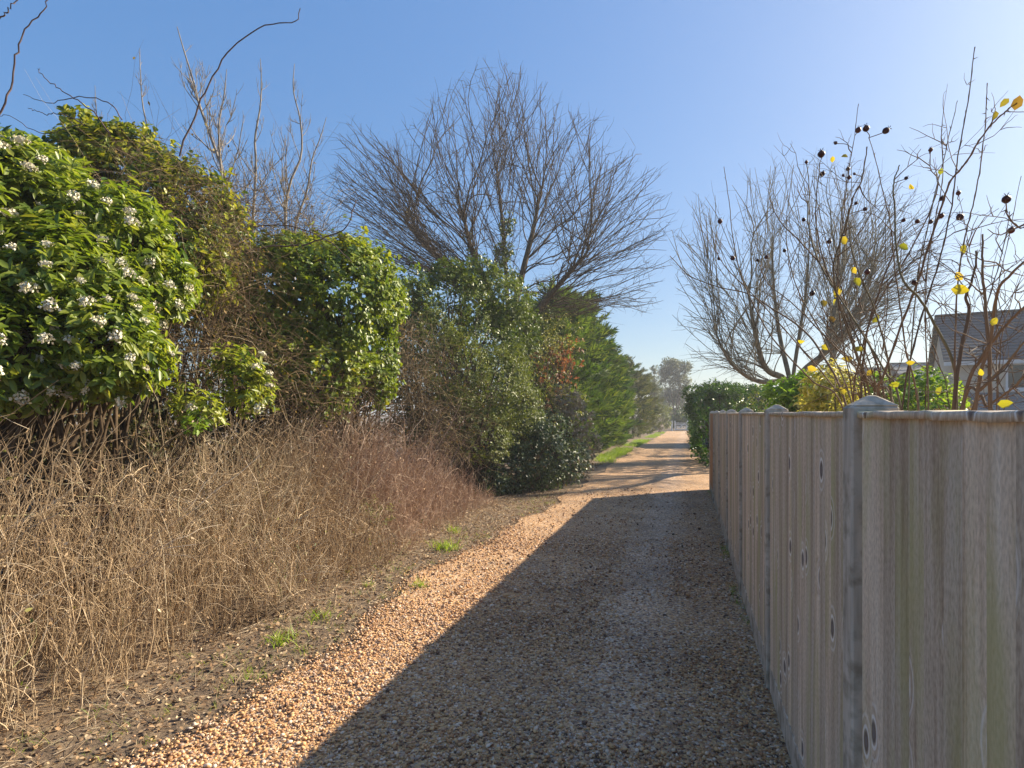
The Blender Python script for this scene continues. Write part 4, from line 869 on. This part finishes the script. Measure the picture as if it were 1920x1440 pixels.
shrub('laurel_hedge', 'farthest laurel hedge block before the white gate', 'hedge', b, 1500, 5, .14, .06, M['laurel'], .16, tm=T4, depth=.3, base=[(1.2, 40, -.3), (1.2, 44, -.4)], nst=16, group='laurel hedge along the lane', inside=.8)
b = pb((1300, 740, 14, 20.5), (1325, 737, 13, 20.8), (1345, 735, 14, 21), (1365, 745, 14, 21), (1310, 765, 20, 20.8), (1345, 765, 20, 21))
shrub('laurel_hedge', 'loose leafy top growth on the near laurel hedge', 'hedge', b, 700, 5, .12, .05, M['laurel'], .16, tm=T4, base=[(1.0, 20.8, -.05)], nst=12, up=.9, inside=.4)
b = pb((1390, 750, 16, 25), (1415, 748, 16, 25), (1440, 750, 16, 25), (1465, 752, 16, 25), (1490, 756, 15, 25), (1400, 775, 20, 25), (1440, 775, 20, 25), (1480, 775, 20, 25))
shrub('golden_hedge', 'low golden-green clipped hedge in front of the grey garage', 'hedge', b, 1500, 5, .07, .04, M['golden'], .1, tm=T4, base=[(3.4, 25, -.05), (5.2, 25.6, -.05)], nst=14, lumpa=.06)
b = pb((1500, 735, 26, 8.5), (1480, 755, 24, 8.3), (1525, 750, 26, 8.6), (1465, 740, 16, 8.6), (1510, 790, 40, 8.6))
shrub('garden_shrub', 'glossy green long-leaved shrub just over the fence below the pollarded tree', 'shrub', b, 420, 6, .13, .03, M['lime'], .16, base=[(1.9, 8.6, -.05)], nst=16, inside=.4, up=.8)
b = pb((1545, 735, 28, 5.6), (1570, 745, 26, 5.4), (1530, 755, 20, 5.6), (1560, 715, 18, 5.7), (1555, 800, 45, 5.6))
shrub('variegated_shrub', 'bright yellow variegated shrub peeping over the fence', 'shrub', b, 520, 6, .06, .022, M['varieg'], .1, base=[(1.4, 5.6, -.05)], nst=14, inside=.4, up=.6)
b = pb((1730, 728, 27, 7.5), (1760, 740, 26, 7.5), (1700, 748, 26, 7.4), (1640, 738, 27, 7.2), (1740, 790, 50, 7.4), (1660, 790, 45, 7.3), (1610, 740, 20, 7.3))
shrub('lime_shrub', 'lime green shrub behind the rose canes over the fence', 'shrub', b, 620, 6, .07, .04, M['lime'], .1, base=[(3.4, 8.4, -.05), (2.6, 8, -.05)], nst=16, inside=.3, up=.5)
b = pb((1690, 745, 20, 10), (1650, 755, 20, 10), (1780, 755, 20, 10), (1600, 755, 18, 10))
shrub('brown_shrub', 'brownish half-bare shrub low behind the rose canes', 'shrub', b, 320, 6, .06, .03, M['dryleaf'], .14, base=[(4.2, 11.2, -.05)], nst=40, inside=.2, up=.6)

def gable_house(label, loc, rz, L_, D_, eave, ridge, wall, roofm, over=.25, courses=14, chimney=None, win=()):
    root = empty('house', loc, rz, label=label, cat='house')
    MB().poly([(0, 0, -.3), (L_, 0, -.3), (L_, D_, -.3), (0, D_, -.3), (0, 0, eave), (L_, 0, eave), (L_, D_, eave), (0, D_, eave), (0, D_ / 2, ridge - .08), (L_, D_ / 2, ridge - .08)],
              [(0, 1, 5, 4), (2, 3, 7, 6), (3, 0, 4, 8, 7), (1, 2, 6, 9, 5), (4, 5, 9, 8), (6, 7, 8, 9)]).build('wall', wall, root)
    rf = MB(); s = (ridge - eave) / (D_ / 2)
    for sgn in (0, 1):
        for c in range(courses):
            a0, a1 = c / courses, (c + 1.12) / courses; y0, y1 = -over + a0 * (D_ / 2 + over), -over + min(a1, 1) * (D_ / 2 + over)
            z0, z1 = eave - over * s + a0 * (ridge - eave + over * s) + .06, eave - over * s + min(a1, 1) * (ridge - eave + over * s) + .03
            q = [(-over, y0, z0), (L_ + over, y0, z0), (L_ + over, y1, z1), (-over, y1, z1), (-over, y0, z0 - .05), (L_ + over, y0, z0 - .05), (L_ + over, y1, z1 - .05), (-over, y1, z1 - .05)]
            if sgn: q = [(x, D_ - y, z) for x, y, z in q]
            rf.poly(q, [(0, 1, 2, 3), (7, 6, 5, 4), (0, 4, 5, 1), (1, 5, 6, 2), (2, 6, 7, 3), (3, 7, 4, 0)])
    r = rf.build('roof', roofm, root)
    MB().box(-over, L_ + over, D_ / 2 - .1, D_ / 2 + .1, ridge + .02, ridge + .11).build('ridge_tiles', roofm, root, .02)
    MB().box(-over, L_ + over, -over - .03, -over + .0, eave - over * s - .14, eave - over * s + .0).build('fascia', M['frame'], root)
    if chimney:
        x = chimney; c = MB().box(x, x + 1.0, D_ / 2 - .35, D_ / 2 + .35, ridge - .3, ridge + .55).build('chimney', M['brick'], root, .01)
        MB().box(x - .05, x + 1.05, D_ / 2 - .4, D_ / 2 + .4, ridge + .552, ridge + .64).build('chimney_cap', M['brick'], c)
    for x, z, ww, hh in win:
        f = MB().box(x, x + ww, -.035, .05, z, z + .07).box(x, x + ww, -.035, .05, z + hh - .07, z + hh).box(x, x + .07, -.035, .05, z + .07, z + hh - .07).box(x + ww - .07, x + ww, -.035, .05, z + .07, z + hh - .07).box(x + ww / 2 - .03, x + ww / 2 + .03, -.03, .05, z + .07, z + hh - .07).build('window', M['frame'], root)
        MB().box(x + .07, x + ww / 2 - .03, -.012, .0, z + .07, z + hh - .07).build('pane', M['glass'], f); MB().box(x + ww / 2 + .03, x + ww - .07, -.012, .0, z + .07, z + hh - .07).build('pane', M['glass'], f)
        MB().box(x - .06, x + ww + .06, -.08, -.001, z - .07, z - .002).build('sill', M['frame'], f)
    return root
hp = at(1782, 775, 22.0)
h = gable_house('cream rendered house with a grey slate roof and chimney behind the roses', (hp[0], hp[1], 0), YAW - math.radians(31), 11, 6.4, 3.75, 5.75, M['render'], M['slate'], .22, 16, 3.3, ((1.6, 2.55, 1.1, .95), (4.2, 2.55, 1.4, .95)))
# lean-to roof in front
lt = MB()
for c in range(9):
    a0, a1 = c / 9, min(1, (c + 1.15) / 9); y0, y1 = -2.2 + a0 * 2.2, -2.2 + a1 * 2.2; z0, z1 = 1.72 + a0 * .72 + .05, 1.72 + a1 * .72 + .02
    lt.poly([(.5, y0, z0), (10.8, y0, z0), (10.8, y1, z1), (.5, y1, z1), (.5, y0, z0 - .05), (10.8, y0, z0 - .05), (10.8, y1, z1 - .05), (.5, y1, z1 - .05)], [(0, 1, 2, 3), (7, 6, 5, 4), (0, 4, 5, 1), (1, 5, 6, 2), (2, 6, 7, 3), (3, 7, 4, 0)])
lr_ = lt.build('lean_to_roof', M['tile'], h); MB().box(.6, 10.7, -2.05, -.005, -.3, 1.70).build('lean_to_wall', M['render'], h)
hp = at(1652, 775, 52); gable_house('distant grey-roofed house seen between the rose canes', (hp[0], hp[1], -.3), YAW - .1, 6, 6, 3.7, 6.2, M['greywall'], M['slate'], .3, 8)
hp = at(1718, 775, 40); gable_house('distant low house with a bluish grey roof beside the cream house', (hp[0], hp[1], -.3), YAW - .15, 5, 6, 3.6, 5.6, M['greywall'], M['tile'], .3, 8, None, ((.8, 2.0, .9, 1.0),))
gp_ = at(1372, 775, 31)
ga_ = empty('garage', (gp_[0], gp_[1], 0), YAW, label='low grey flat-roofed garage behind the golden hedge', cat='garage')
MB().box(0, 4.6, 0, 5, -.3, 2.85).build('wall', M['greywall'], ga_); MB().box(-.12, 4.72, -.12, 5.12, 2.852, 3.06).build('flat_roof', M['slate'], ga_, .01)
MB().box(.9, 3.3, -.03, -.002, 0, 2.1).build('garage_door', M['slate'], ga_)

# ------------------------------------------------------------------ rose behind the fence
rose = empty('rose_shrub', (1.05, 2.9, 0), label='straggly rose with dark hips and a few yellow leaves leaning over the fence', cat='shrub')
S = [  # top first: (px, py), distance at the top and at the fence line, radius
    ([(1828, 88), (1815, 180), (1800, 270), (1788, 360), (1770, 450), (1745, 540), (1715, 640), (1690, 770)], 2.1, 2.3, .0042),
    ([(1851, 155), (1850, 230), (1838, 320), (1822, 400), (1808, 450), (1795, 560), (1790, 770)], 2.0, 2.1, .0036),
    ([(1905, 195), (1870, 220), (1830, 265), (1805, 305), (1775, 345), (1750, 420), (1720, 520), (1690, 600), (1655, 700), (1640, 770)], 1.75, 2.5, .0055),
    ([(1686, 310), (1676, 335), (1677, 380), (1680, 440), (1686, 500), (1700, 530), (1730, 565), (1760, 620), (1790, 690), (1795, 770)], 2.2, 2.1, .0065),
    ([(1609, 195), (1600, 270), (1593, 310), (1580, 420), (1570, 520), (1580, 640), (1600, 770)], 2.6, 2.7, .0034),
    ([(1625, 275), (1617, 330), (1600, 370), (1585, 420), (1565, 500), (1575, 570), (1610, 670), (1640, 770)], 2.1, 2.6, .0055),
    ([(1630, 258), (1650, 320), (1668, 390), (1678, 470), (1690, 560), (1700, 650), (1725, 770)], 2.2, 2.2, .0034),
    ([(1357, 312), (1365, 370), (1372, 440), (1385, 510), (1410, 570), (1450, 640), (1520, 715), (1580, 770)], 4.0, 3.4, .006),
    ([(1256, 480), (1290, 515), (1340, 535), (1400, 548), (1440, 572), (1500, 612), (1540, 660), (1590, 770)], 4.6, 3.3, .008),
    ([(1443, 370), (1455, 400), (1480, 430), (1520, 470), (1560, 520), (1600, 590), (1640, 660), (1665, 770)], 3.2, 2.7, .0065),
    ([(1541, 290), (1535, 330), (1528, 400), (1540, 480), (1570, 560), (1600, 650), (1625, 770)], 2.8, 2.6, .005),
    ([(1488, 310), (1478, 370), (1472, 450), (1492, 540), (1540, 630), (1600, 770)], 3.4, 3.0, .0045),
    ([(1960, 530), (1920, 577), (1880, 625), (1845, 669), (1806, 770)], 1.7, 2.0, .0078),
    ([(1830, 470), (1824, 520), (1814, 555), (1820, 590), (1806, 661), (1792, 770)], 2.0, 2.0, .0085),
    ([(1842, 440), (1838, 500), (1844, 560), (1853, 690), (1855, 770)], 1.9, 1.9, .008),
    ([(1887, 380), (1896, 400), (1920, 425), (1965, 470)], 1.6, 1.6, .004),
    ([(1990, 420), (1940, 480), (1895, 520), (1872, 560), (1860, 640), (1830, 770)], 1.6, 1.9, .007),
    ([(1745, 285), (1742, 320), (1755, 345), (1740, 400), (1700, 480), (1640, 580), (1610, 680), (1600, 770)], 2.3, 2.7, .0045),
    ([(1420, 490), (1440, 530), (1490, 570), (1560, 640), (1640, 720), (1680, 770)], 3.6, 2.6, .006),
    ([(1350, 420), (1340, 460), (1360, 500), (1420, 560), (1500, 650), (1560, 720), (1590, 770)], 4.2, 3.4, .0055),
    ([(1512, 305), (1520, 360), (1515, 420), (1540, 500), (1600, 600), (1660, 700), (1690, 770)], 2.9, 2.4, .0055),
    ([(1770, 205), (1765, 260), (1768, 330), (1750, 430), (1735, 560), (1740, 770)], 2.4, 2.3, .0032),
    ([(1795, 190), (1785, 240), (1770, 310), (1745, 420), (1720, 560), (1705, 770)], 2.4, 2.3, .0032),
    ([(1920, 640), (1880, 690), (1840, 730), (1800, 775)], 1.8, 2.0, .008),
    ([(1935, 690), (1890, 730), (1850, 760), (1820, 780)], 1.8, 2.0, .007),
    ([(1690, 440), (1650, 540), (1622, 640), (1612, 770)], 2.5, 2.7, .0075),
    ([(1590, 400), (1600, 480), (1640, 580), (1665, 680), (1672, 770)], 2.6, 2.5, .0065),
    ([(1530, 600), (1570, 650), (1640, 720), (1680, 770)], 3.0, 2.6, .005),
]
rr_ = random.Random(11)
for _ in range(20):   # thinner canes filling the middle of the bush
    bx_ = rr_.uniform(1590, 1880); tx_ = bx_ + rr_.uniform(-190, 90); ty_ = rr_.uniform(330, 600); d1_ = 2.75 - (bx_ - 1590) / 290 * .75; k_ = rr_.uniform(-40, 40)
    S.append(([(tx_, ty_), (tx_ + (bx_ - tx_) * .22 + k_ * .5, ty_ + (770 - ty_) * .25), (tx_ + (bx_ - tx_) * .5 + k_, ty_ + (770 - ty_) * .5), (tx_ + (bx_ - tx_) * .8 + k_ * .4, ty_ + (770 - ty_) * .78), (bx_, 770)], d1_ + rr_.uniform(-.3, .5), d1_, rr_.uniform(.0018, .0042)))
canes = []
for pts, d0, d1, r in S:
    n = len(pts); q = np.array([at(px, py, d0 + (d1 - d0) * i / (n - 1)) for i, (px, py) in enumerate(pts)])
    dv = q[-1] - q[-2]; foot = q[-1] + np.clip(dv / max(-dv[2], .05) * (q[-1][2] + .05) * .4, -.3, .3); foot[2] = -.05; foot[0] = max(foot[0], .68)
    q[:, 0] = np.where(q[:, 2] < 1.72, np.maximum(q[:, 0], .62), q[:, 0]); mid_ = (q[-1] + foot) / 2; mid_[0] = max(mid_[0], .64)
    q = smooth_line(np.vstack([q, mid_, foot]), 9 * n)
    q[:, :] += np.cumsum(rng.normal(0, .0012, q.shape), 0) * np.linspace(1, .3, len(q))[:, None]
    rr = r * .82 * np.linspace(.4, 1.15, len(q)); rr *= 1 + .35 * (np.arange(len(q)) % 4 == 0) * (r < .006)
    V, F = tubes(q[None], rr[None], 6); obj_np('cane', V, F, M['cane'], rose, rnd=np.full(len(V), rng.random()), smooth=True)
    canes.append(q)
# side twigs
lines = []
for q in canes:
    for _ in range(rng.integers(4, 8)):
        i = rng.integers(6, max(9, int(len(q) * .62))); dr = nrm(nrm(q[i - 1] - q[i]) * .45 + .9 * rv(1)[0] + [0, 0, .15]); L_ = rng.uniform(.06, .24)
        Qs, Rs = twig_cloud(q[i][None], dr[None], np.array([L_]), np.array([rng.uniform(.0014, .003)]), 6, .45, -.1); lines.append((Qs[0], Rs[0]))
        for _ in range(2):
            j = rng.integers(2, 5); dr2 = nrm(dr + .9 * rv(1)[0]); Qt, Rt = twig_cloud(Qs[0][j][None], dr2[None], np.array([L_ * .45]), np.array([.0013]), 6, .4, -.1); lines.append((Qt[0], Rt[0]))
for q in canes:   # thorns and short spurs
    for _ in range(8):
        i = rng.integers(2, int(len(q) * .7)); dr = rv(1)[0]; lines.append((np.array([q[i], q[i] + dr * .008, q[i] + dr * .016]), np.array([.0022, .0012, .0003])))
V, F = tube_list(lines, 4); obj_np('twigs', V, F, M['cane'], rose, rnd=np.repeat(rng.random(len(V) // 4), 4)[:len(V)])['kind'] = 'stuff'
allq = np.concatenate(canes)
def nearest_depth(px, py):
    dd = -allq[:, 0] * SA + allq[:, 1] * CA; ux = 960 + FPX * (allq[:, 0] * CA + allq[:, 1] * SA) / dd; uy = HZ - FPX * (allq[:, 2] - CAMH) / dd
    e = (ux - px) ** 2 + (uy - py) ** 2; ok = np.where(uy > py + 4, e, 1e9); i = int(np.argmin(ok)); return float(dd[i]), allq[i]
hips = [(1609, 244, 8), (1624, 241, 8), (1661, 245, 8), (1540, 289, 8), (1512, 304, 4), (1542, 326, 7), (1567, 268, 5), (1590, 317, 6), (1581, 329, 4), (1592, 333, 6), (1602, 326, 4), (1745, 281, 6), (1699, 334, 5), (1797, 362, 6), (1887, 374, 11), (1896, 432, 8), (1350, 415, 6), (1374, 484, 6), (1348, 485, 4), (1421, 488, 4), (1437, 482, 5), (1507, 412, 5), (1605, 381, 5), (1622, 392, 6), (1694, 413, 5), (1720, 415, 6), (1766, 372, 7), (1765, 405, 6), (1745, 416, 6), (1800, 407, 8), (1555, 453, 6), (1471, 470, 5), (1626, 510, 7), (1714, 530, 7), (1523, 550, 6), (1600, 640, 6)]
def lathe(prof, n=10):
    a = np.arange(n) * 2 * np.pi / n; V = np.array([[(r * np.cos(t), r * np.sin(t), z) for t in a] for r, z in prof]).reshape(-1, 3)
    q = np.arange(len(prof) - 1)[:, None] * n; i = np.arange(n)[None]; j = (i + 1) % n
    return V, np.stack([q + i, q + j, q + n + j, q + n + i], -1).reshape(-1, 4)
HV, HF = lathe([(.05, -1.0), (.5, -.86), (.9, -.4), (1.0, 0), (.88, .5), (.5, .88), (.3, .98), (.34, 1.06), (.05, 1.02)])
sep = leaves(np.array([[.2 * math.cos(t), .2 * math.sin(t), 1.0] for t in np.arange(5) * 1.2566]), np.array([[math.cos(t), math.sin(t), .5 + .5 * (i % 2)] for i, t in enumerate(np.arange(5) * 1.2566)]), np.tile([[0, 0, 1.0]], (5, 1)), np.full(5, .9), np.full(5, .28), T4)
hv, hf = merge([(HV, HF), (sep[0], np.concatenate([sep[1], sep[1][:, 2:3]], 1))])
# quads only: the sepals' triangles repeat a corner, so they go in as a mesh of their own
hip_m = data_np('hip', HV, HF, M['hip'], smooth=True); sepal_m = data_np('sepals', sep[0], sep[1], M['hip'])
for px, py, s in hips:
    d_, q = nearest_depth(px, py); d_ = max(d_ - .02, 1.3); p = at(px, py, d_); r = s * rng.uniform(.62, .86) * d_ / FPX
    up_ = nrm(p - q + np.array([0, 0, .02])); x = nrm(np.cross(up_, [.2, 1, .1])); y = np.cross(up_, x)
    hobj = child_m('hip', hip_m, rose, basis(x, y, up_, p, r)); c = bpy.data.objects.new('sepals', sepal_m); C.link(c); c.parent = hobj
    e = p - up_ * r * .9; mid = (q + e) / 2 + np.array([0, 0, .1]) * np.linalg.norm(q - e) * .5 + rng.normal(0, .004, 3)
    V, F = tubes(smooth_line(np.array([q, mid, e]), 7)[None], np.full((1, 7), .0015), 5); obj_np('hip_stalk', V, F, M['cane'], rose, rnd=np.full(len(V), .5))
lv = [(1886, 190, 12), (1906, 197, 18), (1866, 214, 11), (1586, 293, 9), (1561, 297, 8), (1764, 323, 9), (1710, 352, 9), (1580, 449, 14), (1692, 462, 13), (1808, 465, 14), (1606, 526, 13), (1570, 545, 15), (1545, 570, 12), (1565, 565, 10), (1795, 543, 20), (1863, 605, 12), (1600, 505, 10), (1655, 765, 12), (1880, 757, 16), (1613, 655, 13), (1560, 600, 12), (1520, 690, 12), (1545, 650, 10), (1630, 700, 11), (1680, 720, 12), (1705, 680, 10), (1760, 735, 12), (1580, 735, 12), (1840, 700, 10), (1500, 640, 9), (1640, 600, 12), (1800, 520, 14), (1592, 672, 14)]
rl = data_np('leaf', np.stack([tx, ty * .75, tz * 1.6], -1), tf, M['roseleaf'])
for i, (px, py, s) in enumerate(lv):
    d_, q = nearest_depth(px, py); p = at(px, py, max(d_ - .03, 1.25)); z = nrm(nrm(np.array([0, 0, CAMH]) - p) + rng.normal(0, .45, 3)); x = nrm(np.cross(z, rng.normal(size=3))); y = np.cross(z, x)
    child_m('leaf', rl, rose, basis(x, y, z, p - x * s * d_ / FPX * .5, s * 1.45 * d_ / FPX))

# ------------------------------------------------------------------ verge: litter, tufts, grass
def on_soil(x, y): return soil_z(x, y)
n = 13000
y = rng.uniform(1.5, 12.5, n) ** 1.0; x = left_edge(y) + .12 - 1.35 * rng.random(n) ** .9
P = np.stack([x, y, on_soil(x, y) + rng.uniform(.006, .022, n)], -1); s = rng.uniform(.01, .038, n)
V, F = leaves(P, rv(n) * [1, 1, .35], rv(n) * [.9, .9, .3] + [0, 0, .75], s, s * rng.uniform(.4, .8, n), T6)
tag(obj_np('leaf_litter', V, F, M['litter'], rnd=np.repeat(rng.random(n), 6)), 'brown fallen leaves scattered over the bare verge', 'leaf litter', kind='stuff')
n = 2600
y = rng.uniform(1.4, 11, n); x = left_edge(y) + .05 - 1.25 * rng.random(n) ** .8
Q, Rq = twig_cloud(np.stack([x, y, on_soil(x, y) + .012], -1), nrm(rv(n) * [1, 1, .22] + [0, 0, .05]), rng.uniform(.06, .32, n), rng.uniform(.0010, .0024, n), 4, .3)
V, F = tubes(Q, Rq, 3); tag(obj_np('fallen_twigs', V, F, M['straw'], rnd=np.repeat(rng.random(n), 12)), 'broken dry stalks strewn over the bare verge', 'twigs', kind='stuff')
n = 1200
y = rng.uniform(1.4, 12, n); x = left_edge(y) + .08 - 1.0 * rng.random(n)
P = np.stack([x, y, on_soil(x, y) + .004], -1); V, F = stones(P, rng.uniform(.005, .018, n))
tag(obj_np('soil_crumbs', V, F, M['soil']), 'dark crumbly clods of soil on the verge', 'soil', kind='stuff')
def blades(P, n, h, spread):
    m = len(P) * n; p = np.repeat(P, n, 0) + rng.normal(0, spread, (m, 3)) * [1, 1, 0]; D = nrm(rv(m) * [.55, .55, .2] + [.12, -.1, 1]); l = h * rng.uniform(.5, 1.2, m)
    t = np.array([0, .5, 1.0]); side = nrm(np.cross(D, rv(m))); w_ = .0035 * rng.uniform(.6, 1.3, m) * (h / .12)
    c = p[:, None] + (D * l[:, None])[:, None] * t[None, :, None] + (nrm(D * [1, 1, 0]) * l[:, None])[:, None] * .45 * (t ** 2)[None, :, None]
    V = np.stack([c[:, 0] - side * w_[:, None], c[:, 0] + side * w_[:, None], c[:, 1] + side * w_[:, None] * .8, c[:, 1] - side * w_[:, None] * .8, c[:, 2]], 1)
    F = (np.arange(m)[:, None, None] * 5 + np.array([[0, 1, 2], [0, 2, 3], [3, 2, 4]])[None]).reshape(-1, 3)
    return V.reshape(-1, 3), F, np.repeat(rng.random(m), 5)
def tuft(px, py, label, n, h, sp_):
    d_ = (CAMH + .01) * FPX / (py - HZ); p = at(px, py, d_); p[2] = float(on_soil(np.array([p[0]]), np.array([p[1]]))[0])
    V, F, r = blades(np.array([p]), int(n * 1.0), h * .88, sp_ * 1.5)
    tag(obj_np('grass_tuft', V, F, M['grass'], rnd=r), label, 'grass', 'green grass tufts on the verge')
tuft(835, 1032, 'largest bright green grass tuft on the verge, farthest from the camera', 120, .17, .05)
tuft(788, 1102, 'small upright green grass tuft beside the gravel edge', 60, .12, .03)
tuft(600, 1160, 'pale green grass tuft halfway along the verge', 70, .10, .035)
tuft(530, 1206, 'bright yellowish-green grass tuft at the foot of the brambles', 80, .12, .04)
tuft(468, 1268, 'sparse grass tuft near the nearest leaf litter', 40, .08, .04)
tuft(690, 1100, 'tiny grass tuft beside the dry stems', 30, .08, .025)
tuft(570, 1222, 'tiny straggling grass tuft on bare soil near the gravel', 26, .07, .03)
tuft(850, 1000, 'grass tuft half hidden by dry stems behind the largest tuft', 50, .14, .04)
tuft(755, 1115, 'low scrap of grass on the gravel edge', 24, .06, .03)
n = 420; y = rng.uniform(2, 12.5, n); x = left_edge(y) - .1 - .75 * rng.random(n); P = np.stack([x, y, on_soil(x, y)], -1); P = P[lump(P, 1.7, 1) > .1]
V, F, r = blades(P, 5, .05, .02); tag(obj_np('verge_sprouts', V, F, M['grass'], rnd=r * .6), 'thin scattered sprouts of grass over the bare verge', 'grass', kind='stuff')
n = 150; y = rng.uniform(1.8, 13.5, n); x = .40 + .07 * rng.random(n); P = np.stack([x, y, y * 0 + .006], -1); P = P[lump(P, 2.3, 2) > .35]
V, F, r = blades(P, 7, .06, .02); tag(obj_np('fence_foot_grass', V, F, M['grass'], rnd=r * .5), 'wisps of grass along the foot of the fence', 'grass', kind='stuff')
n = 420; y = rng.uniform(1.9, 12, n); x = left_edge(y) + (0.42 - left_edge(y)) * rng.random(n) ** 1.6; s_ = rng.uniform(.015, .045, n)
V, F = leaves(np.stack([x, y, y * 0 + rng.uniform(.014, .022, n)], -1), rv(n) * [1, 1, .25], rv(n) * [.5, .5, .2] + [0, 0, .8], s_, s_ * .5, T6)
tag(obj_np('blown_leaves', V, F, M['litter'], rnd=np.repeat(rng.random(n), 6)), 'dead leaves blown onto the gravel of the lane', 'leaf litter', kind='stuff')
# small leafy weeds in the brambles
def weed(label, blobs, n, L, mat, base):
    shrub('weed_plant', label, 'weed', blobs, n, 6, L, L * .5, mat, .06, base=[base], nst=8, inside=.2, depth=.8, r0=.004, lumpa=.3)
weed('leafy green weed among the dry stems near the largest grass tuft', pb((690, 955, 22, 7.4), (720, 965, 16, 7.4)), 60, .035, M['privet'], (-3.6, 6.3, 0))
weed('bright green leaf spray hanging below the low viburnum sprigs', pb((365, 795, 13, 5.2)), 16, .05, M['lime'], (-4.5, 3.9, 0))
weed('small dark weed at the edge of the brambles', pb((575, 1140, 9, 5.2)), 22, .03, M['ivydark'], (-3.6, 3.6, 0))
# strip of grass under the conifers
n = 1300; y = rng.uniform(14.5, 70, n); x = -2.5 - .75 * rng.random(n) - .2 * (y < 20); P = np.stack([x, y, gz(y) + .0], -1); P = P[lump(P, .9, 0) > -.25 + .4 * rng.random(n)]
V, F, r = blades(P, 14, .17, .1); r = .35 + .65 * r; tag(obj_np('verge_grass', V, F, M['grass'], rnd=r), 'strip of yellow-green grass between the conifers and the lane', 'grass', kind='stuff')
n = 500; y = rng.uniform(13.2, 19.5, n); x = -2.7 - .9 * rng.random(n); P = np.stack([x, y, gz(y) + .02], -1); s = rng.uniform(.05, .1, n)
V, F = leaves(P, rv(n) + [0, 0, .6], rv(n) + [0, 0, .5], s, s * .5, T4); tag(obj_np('verge_weeds', V, F, M['dryleaf'], rnd=np.repeat(rng.random(n), 4)), 'ochre withered weeds on the verge beyond the low bramble bush', 'weeds', kind='stuff')

# ------------------------------------------------------------------ thin sunlit haze
hm = bpy.data.materials.new('haze'); hm.use_nodes = True; hm.node_tree.nodes.clear()
pv = hm.node_tree.nodes.new('ShaderNodeVolumePrincipled'); ho = hm.node_tree.nodes.new('ShaderNodeOutputMaterial'); hm.node_tree.links.new(pv.outputs[0], ho.inputs['Volume'])
pv.inputs['Density'].default_value = 0.0015; pv.inputs['Color'].default_value = (.92, .95, 1, 1); pv.inputs['Anisotropy'].default_value = 0.3
tag(MB().box(-450, 450, -250, 750, -2.5, 16).build('haze', hm), 'thin bright haze in the air along the lane', 'haze', kind='stuff')
